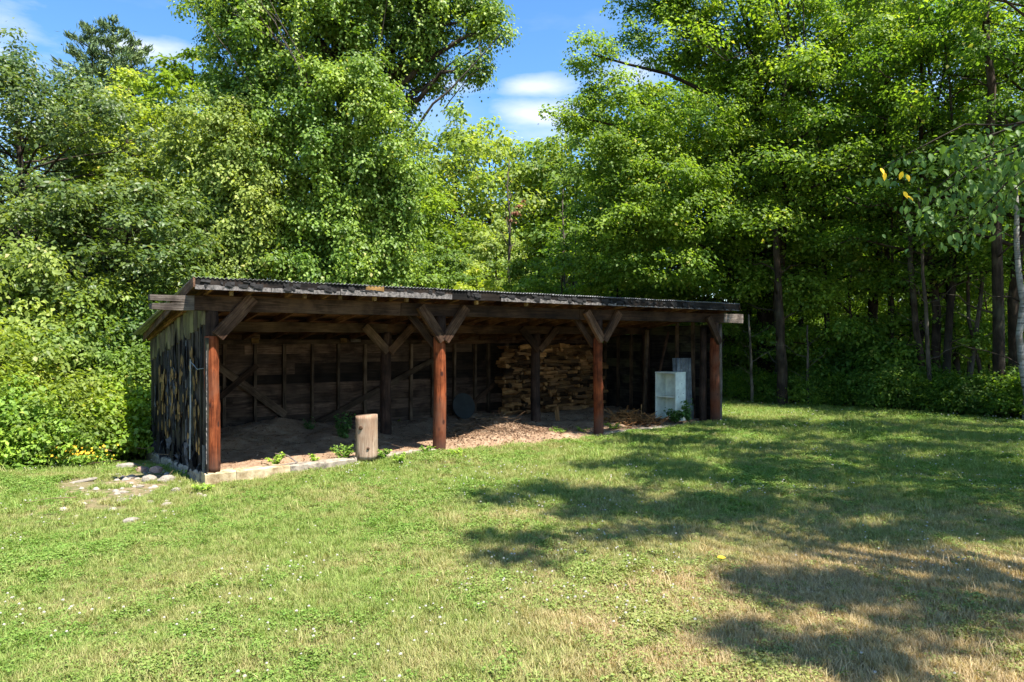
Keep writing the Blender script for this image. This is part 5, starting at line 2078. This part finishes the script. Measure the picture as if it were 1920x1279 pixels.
def rock_mesh(seed):
    rng = random.Random(seed)
    import bmesh
    bm = bmesh.new()
    bmesh.ops.create_icosphere(bm, subdivisions=2, radius=1)
    ph = [rng.uniform(0, 6) for _ in range(6)]
    planes = [(Vector((rng.gauss(0, 1), rng.gauss(0, 1), rng.gauss(0, 1))).normalized(), rng.uniform(.62, .85)) for _ in range(7)]
    for v_ in bm.verts:
        p = v_.co.copy()
        for (n_, d_) in planes:
            e = p.dot(n_)
            if e > d_:
                p -= n_ * (e - d_) * .9
        p *= 1 + .05 * math.sin(4 * p.x + ph[0]) * math.sin(5 * p.y + ph[1]) + .04 * math.sin(9 * p.z + ph[2])
        v_.co = p
    me = bpy.data.meshes.new('rock')
    bm.to_mesh(me)
    bm.free()
    return me


rocks = [rock_mesh(i) for i in range(6)]
for rme in rocks:
    rme.materials.append(M['rock'])
rock_r = rocks[1].copy()
rock_r.materials.clear()
rock_r.materials.append(M['brickrock'])
rl = [(240, 880, .22, .16, .11, 'largest rounded rock beside the shed footing'), (270, 885, .13, .10, .07, 'pale rock touching the largest one on its right'),
      (243, 898, .12, .09, .05, 'flat pale rock just below the largest one'), (280, 902, .11, .10, .08, 'rounded pale rock in the middle of the rubble'),
      (312, 903, .15, .13, .10, 'big grey rock leaning by the footing'), (202, 882, .11, .07, .05, 'left of the two small rocks near the lawn edge'),
      (184, 884, .09, .06, .05, 'small pale rock nearest the thicket'), (222, 892, .07, .05, .03, 'small flat stone left of the largest rock'),
      (226, 940, .17, .11, .035, 'flat pale slab lying alone in the thin grass'), (284, 944, .07, .05, .035, 'small stone right of the flat slab'),
      (312, 949, .09, .07, .05, 'white stone below the big grey rock'), (306, 961, .08, .04, .025, 'thin flat stone lowest of the three right of the slab'),
      (246, 979, .11, .08, .05, 'brownish stone nearest the camera in the rubble'), (331, 920, .09, .05, .04, 'small stone close to the foundation corner'),
      (366, 920, .08, .05, .03, 'small stone in front of the foundation corner'), (152, 904, .26, .05, .03, 'long narrow pale stone at the left of the rubble'),
      (230, 924, .1, .07, .03, 'half-buried stone above the flat slab'), (205, 893, .06, .05, .03, 'tiny stone between the small rocks'),
      (263, 914, .06, .05, .03, 'tiny stone in the middle of the bare soil'), (338, 889, .08, .07, .05, 'stone wedged against the footing')]
for i, (px, py, sx, sy, sz, lab) in enumerate(rl):
    z = -.24
    for _ in range(4):
        Y = (EYE - z) * F / (py - 640)
        z = float(gz(gpx(px, Y), Y))
    o = bpy.data.objects.new('rock', rocks[i % 6])
    COL.objects.link(o)
    o.location = (gpx(px, Y), Y, z + sz * .12)
    o.rotation_euler = (random.uniform(-.2, .2), random.uniform(-.2, .2), random.uniform(-.4, .4))
    o.scale = (sx, sy * 1.25, sz * 1.1)
    tag(o, lab, 'rock', 'rocks beside the shed footing')
for (px, py, s, lab) in ((266, 889, .09, 'reddish broken stone below the largest rock'), (294, 892, .10, 'reddish stone close to the footing'), (876, 1104, .035, None)):
    z = -.24 if px < 500 else -.05
    Y = (EYE - z) * F / (py - 640)
    z = float(gz(gpx(px, Y), Y))
    o = bpy.data.objects.new('rock', rock_r if lab else rocks[3])
    COL.objects.link(o)
    o.location = (gpx(px, Y), Y, z + s * .4)
    o.scale = (s * 1.3, s, s * .7)
    tag(o, lab or 'single small pale stone lying alone in the sunny lawn', 'rock', 'rocks beside the shed footing' if lab else None)

rr_ = np.random.default_rng(55)
k = 0
V_, F_ = [], []
for i in range(300):
    x = rr_.normal(-6.0, .95)
    y = rr_.normal(11.6, 1.1)
    t, n = shed_tn(x, y)
    if t > -.05 or wild_mask(x, y) > .3:
        continue
    s_ = .012 + .05 * rr_.random() ** 3
    z = float(gz(x, y))
    rot = rr_.random() * 6.28
    o_ = len(V_)
    for (a, b, c) in ((1, 0, .1), (.3, .9, .1), (-.8, .6, .1), (-.9, -.5, .1), (.2, -1, .1), (.6, .1, .9), (-.3, .4, 1.0), (-.2, -.4, .9)):
        a2, b2_ = a * (.8 + .4 * rr_.random()), b * (.8 + .4 * rr_.random())
        V_.append((x + s_ * (a2 * math.cos(rot) - b2_ * math.sin(rot)), y + s_ * (a2 * math.sin(rot) + b2_ * math.cos(rot)), z + s_ * .7 * c))
    for f in ((0, 1, 5), (1, 6, 5), (1, 2, 6), (2, 3, 6), (3, 7, 6), (3, 4, 7), (4, 5, 7), (4, 0, 5), (5, 6, 7)):
        F_.append([o_ + q for q in f])
tag(link('rubble', mesh_np('rubble', V_, F_), M['rock']), 'small pale rubble and gravel around the rocks by the shed corner', 'gravel', kind='stuff')

# ------------------------------------------------------------------ grass by geometry nodes
def proto(name, c, nrm, tip, size, rnd, asp, mat, fold=.05):
    me = leaf_mesh(name, c, nrm, tip, size, rnd, asp, fold)
    me.materials.append(M[mat])
    return me


def blades(seed, n, rad, h, w, spread=.35):
    rng = np.random.default_rng(seed)
    V, Fc, R = [], [], []
    for i in range(n):
        a = rng.random() * 6.28
        r = rad * math.sqrt(rng.random())
        x, y = math.cos(a) * r, math.sin(a) * r
        az = rng.random() * 6.28
        hh = h * (.5 + .8 * rng.random())
        ln = spread * (.4 + 1.3 * rng.random())
        dx, dy = math.cos(az) * ln * hh, math.sin(az) * ln * hh
        sx, sy = -math.sin(az) * w / 2, math.cos(az) * w / 2
        o = len(V)
        V += [(x - sx, y - sy, -.004), (x + sx, y + sy, -.004), (x + dx * .4 + sx * .8, y + dy * .4 + sy * .8, hh * .6), (x + dx * .4 - sx * .8, y + dy * .4 - sy * .8, hh * .6), (x + dx, y + dy, hh)]
        Fc += [(o, o + 1, o + 2), (o, o + 2, o + 3), (o + 3, o + 2, o + 4)]
        R += [rng.random()] * 5
    me = mesh_np('grass_tuft', V, Fc, {'rnd': R})
    me.materials.append(M['grass'])
    return me


def clover_mesh(seed, n, rad):
    rng = np.random.default_rng(seed)
    c = np.stack([rng.normal(size=n) * rad * .55, rng.normal(size=n) * rad * .55, .015 + rng.random(n) * .03], 1)
    nrm = np.array([0, 0, 1]) + rng.normal(size=(n, 3)) * .35
    return proto('clover_patch', c, nrm, rng.normal(size=(n, 3)) * np.array([1, 1, .1]), .016 * (.7 + .6 * rng.random(n)), rng.random(n), .48, 'clover')


def scatter(name, pts, rot, scl, idx, protos, label, catg):
    """points with rotation, scale and index attributes; each gets one of the prototypes through geometry nodes"""
    me = bpy.data.meshes.new(name)
    k = len(pts)
    me.vertices.add(k)
    me.vertices.foreach_set('co', np.asarray(pts, np.float32).ravel())
    a = me.attributes.new('rot', 'FLOAT_VECTOR', 'POINT')
    a.data.foreach_set('vector', np.asarray(rot, np.float32).ravel())
    a = me.attributes.new('scl', 'FLOAT', 'POINT')
    a.data.foreach_set('value', np.asarray(scl, np.float32))
    a = me.attributes.new('idx', 'INT', 'POINT')
    a.data.foreach_set('value', np.asarray(idx, np.int32))
    o = link(name, me)
    ng = bpy.data.node_groups.new(name, 'GeometryNodeTree')
    ng.interface.new_socket('Geometry', in_out='INPUT', socket_type='NodeSocketGeometry')
    ng.interface.new_socket('Geometry', in_out='OUTPUT', socket_type='NodeSocketGeometry')
    N = ng.nodes
    gi, go = N.new('NodeGroupInput'), N.new('NodeGroupOutput')
    iop = N.new('GeometryNodeInstanceOnPoints')
    ng.links.new(gi.outputs[0], iop.inputs['Points'])
    jn = N.new('GeometryNodeGeometryToInstance')
    for pm in reversed(protos):
        po = bpy.data.objects.new(pm.name, pm)
        oi = N.new('GeometryNodeObjectInfo')
        oi.inputs['Object'].default_value = po
        gti = N.new('GeometryNodeGeometryToInstance')
        ng.links.new(oi.outputs['Geometry'], gti.inputs[0])
        ng.links.new(gti.outputs[0], jn.inputs[0])
    N.remove(jn)
    jn = N.new('GeometryNodeJoinGeometry')
    for n_ in list(N):
        if n_.bl_idname == 'GeometryNodeGeometryToInstance':
            ng.links.new(n_.outputs[0], jn.inputs[0])
    ng.links.new(jn.outputs[0], iop.inputs['Instance'])
    iop.inputs['Pick Instance'].default_value = True
    for (nm, ty, sock) in (('rot', 'FLOAT_VECTOR', 'Rotation'), ('scl', 'FLOAT', 'Scale'), ('idx', 'INT', 'Instance Index')):
        na = N.new('GeometryNodeInputNamedAttribute')
        na.data_type = ty
        na.inputs['Name'].default_value = nm
        ng.links.new(na.outputs['Attribute'], iop.inputs[sock])
    ng.links.new(iop.outputs[0], go.inputs[0])
    md = o.modifiers.new('scatter', 'NODES')
    md.node_group = ng
    return tag(o, label, catg, kind='stuff')


rg2 = np.random.default_rng(17)


def lawn_points(bands, mul=1.0):
    out = []
    for (y0, y1, dens) in bands:
        x0, x1 = -max(6, .80 * y1 + 1.5), max(6, .80 * y1 + 1.5)
        area = (y1 - y0) * (x1 - x0)
        k = int(area * dens * mul)
        p = np.stack([rg2.uniform(x0, x1, k), rg2.uniform(y0, y1, k)], 1)
        p = p[np.abs(p[:, 0]) < .78 * p[:, 1] + 2.2]
        out.append(p)
    p = np.concatenate(out)
    w = wild_mask(p[:, 0], p[:, 1])
    t, n = shed_tn(p[:, 0], p[:, 1])
    ins = (t > -.12) & (t < LEN + .1) & (n > -.17) & (n < DEP)
    b = bare_mask(p[:, 0], p[:, 1])
    nzv = vnoise(p[:, 0] * 3, p[:, 1] * 3, 9)
    thin = (b * .95 > nzv * .9 + .1 * rg2.random(len(p)))
    p = p[(w < .6) & ~ins & ~thin]
    return p


bands = [(.8, 3.6, 330), (3.6, 6, 850), (6, 8.5, 620), (8.5, 12, 380), (12, 17, 210), (17, 28, 100)]
p = lawn_points(bands)
k = len(p)
z = gz(p[:, 0], p[:, 1])
far = sm(5, 20, p[:, 1])
# height and vigour vary in patches
vig = vnoise(p[:, 0] * 1.1, p[:, 1] * 1.1, 15) * .6 + vnoise(p[:, 0] * 4, p[:, 1] * 4, 16) * .4
cl_n = vnoise(p[:, 0] * .8, p[:, 1] * .8, 19) * .6 + vnoise(p[:, 0] * 3, p[:, 1] * 3, 20) * .4
isclo = (cl_n + rg2.normal(size=k) * .20 > .77)
idx = np.where(isclo, 3 + rg2.integers(0, 2, k), rg2.integers(0, 3, k))
scl = (.5 + .75 * vig + .3 * rg2.random(k)) * (1 + .75 * far)
rare = rg2.random(k) > .994
scl = np.where(rare & ~isclo, scl * 1.9, scl)
rot = np.stack([rg2.normal(size=k) * .12, rg2.normal(size=k) * .12, rg2.random(k) * 6.28], 1)
tufts = [blades(1, 24, .055, .038, .0042, .7), blades(2, 22, .060, .030, .0046, 1.1), blades(3, 20, .05, .048, .0040, .8), clover_mesh(4, 44, .06), clover_mesh(5, 40, .055)]
scatter('lawn_grass', np.stack([p[:, 0], p[:, 1], z], 1), rot, scl, idx, tufts, 'short mown grass and clover covering the lawn', 'grass')
print('grass tufts', k, 'logs', nlog)

# white clover heads
def head_mesh():
    rng = np.random.default_rng(2)
    n = 26
    d = unit(rng.normal(size=(n, 3)))
    d[:, 2] = np.abs(d[:, 2])
    me = leaf_mesh('clover_head', d * .006 + np.array([0, 0, .058]), d, rng.normal(size=(n, 3)), np.full(n, .011), rng.random(n), .4)
    me.materials.append(M['white_petal'])
    return me


p = lawn_points([(3.6, 7, 26), (7, 11, 13), (11, 24, 7)])
cn = vnoise(p[:, 0] * .9, p[:, 1] * .9, 27)
p = p[cn + rg2.normal(size=len(p)) * .05 > .60]
k = len(p)
scatter('clover_flowers', np.stack([p[:, 0], p[:, 1], gz(p[:, 0], p[:, 1])], 1), np.zeros((k, 3)), (.8 + .6 * rg2.random(k)) * (1 + .5 * sm(6, 20, p[:, 1])), np.zeros(k), [head_mesh()],
        'white clover heads dotted through the lawn', 'flowers')

# taller weeds and ground cover under the woods' edge
def cover_mesh(seed):
    rng = np.random.default_rng(seed)
    n = 40
    az = rng.random(n) * 6.28
    r = .22 * np.sqrt(rng.random(n))
    c = np.stack([np.cos(az) * r, np.sin(az) * r, .05 + .22 * rng.random(n) * (1 - r * 2)], 1)
    nrm = np.array([0, 0, 1]) + rng.normal(size=(n, 3)) * .45
    tip = np.stack([np.cos(az), np.sin(az), rng.normal(size=n) * .2 - .1], 1)
    me = leaf_mesh('cover_clump', c, nrm, tip, .09 * (.6 + .7 * rng.random(n)), rng.random(n) * .93, .34)
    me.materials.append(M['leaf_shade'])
    return me


k = 9000
p = np.stack([rg2.uniform(-15, 26, k * 3), rg2.uniform(9, 38, k * 3)], 1)
w = wild_mask(p[:, 0], p[:, 1])
t, n = shed_tn(p[:, 0], p[:, 1])
p = p[(w > .45) & ~((t > -.3) & (t < LEN + .3) & (n > -.2) & (n < DEP + .1)) & (np.abs(p[:, 0]) < .8 * p[:, 1] + 1)]
p = p[:k]
k = len(p)
scatter('ground_cover', np.stack([p[:, 0], p[:, 1], gz(p[:, 0], p[:, 1])], 1), np.stack([np.zeros(k), np.zeros(k), rg2.random(k) * 6.28], 1), .8 + 1.0 * rg2.random(k), rg2.integers(0, 2, k),
        [cover_mesh(1), cover_mesh(2)], 'leafy ground cover under the trees at the edge of the lawn', 'ground cover')
# one fallen yellow leaf
me = oval_leaves('fallen_leaf', np.array([[0, 0, 0.]]), np.array([[0.1, -.4, 1.]]), np.array([[1., .2, 0]]), np.array([.09]), np.array([1.0]))
fp = ground_at(1345, 1062)
tag(link('fallen_leaf', me, M['leaf_hang'], None, (fp[0], fp[1], .03)), 'single fallen yellow leaf lying in the dry grass', 'leaf')
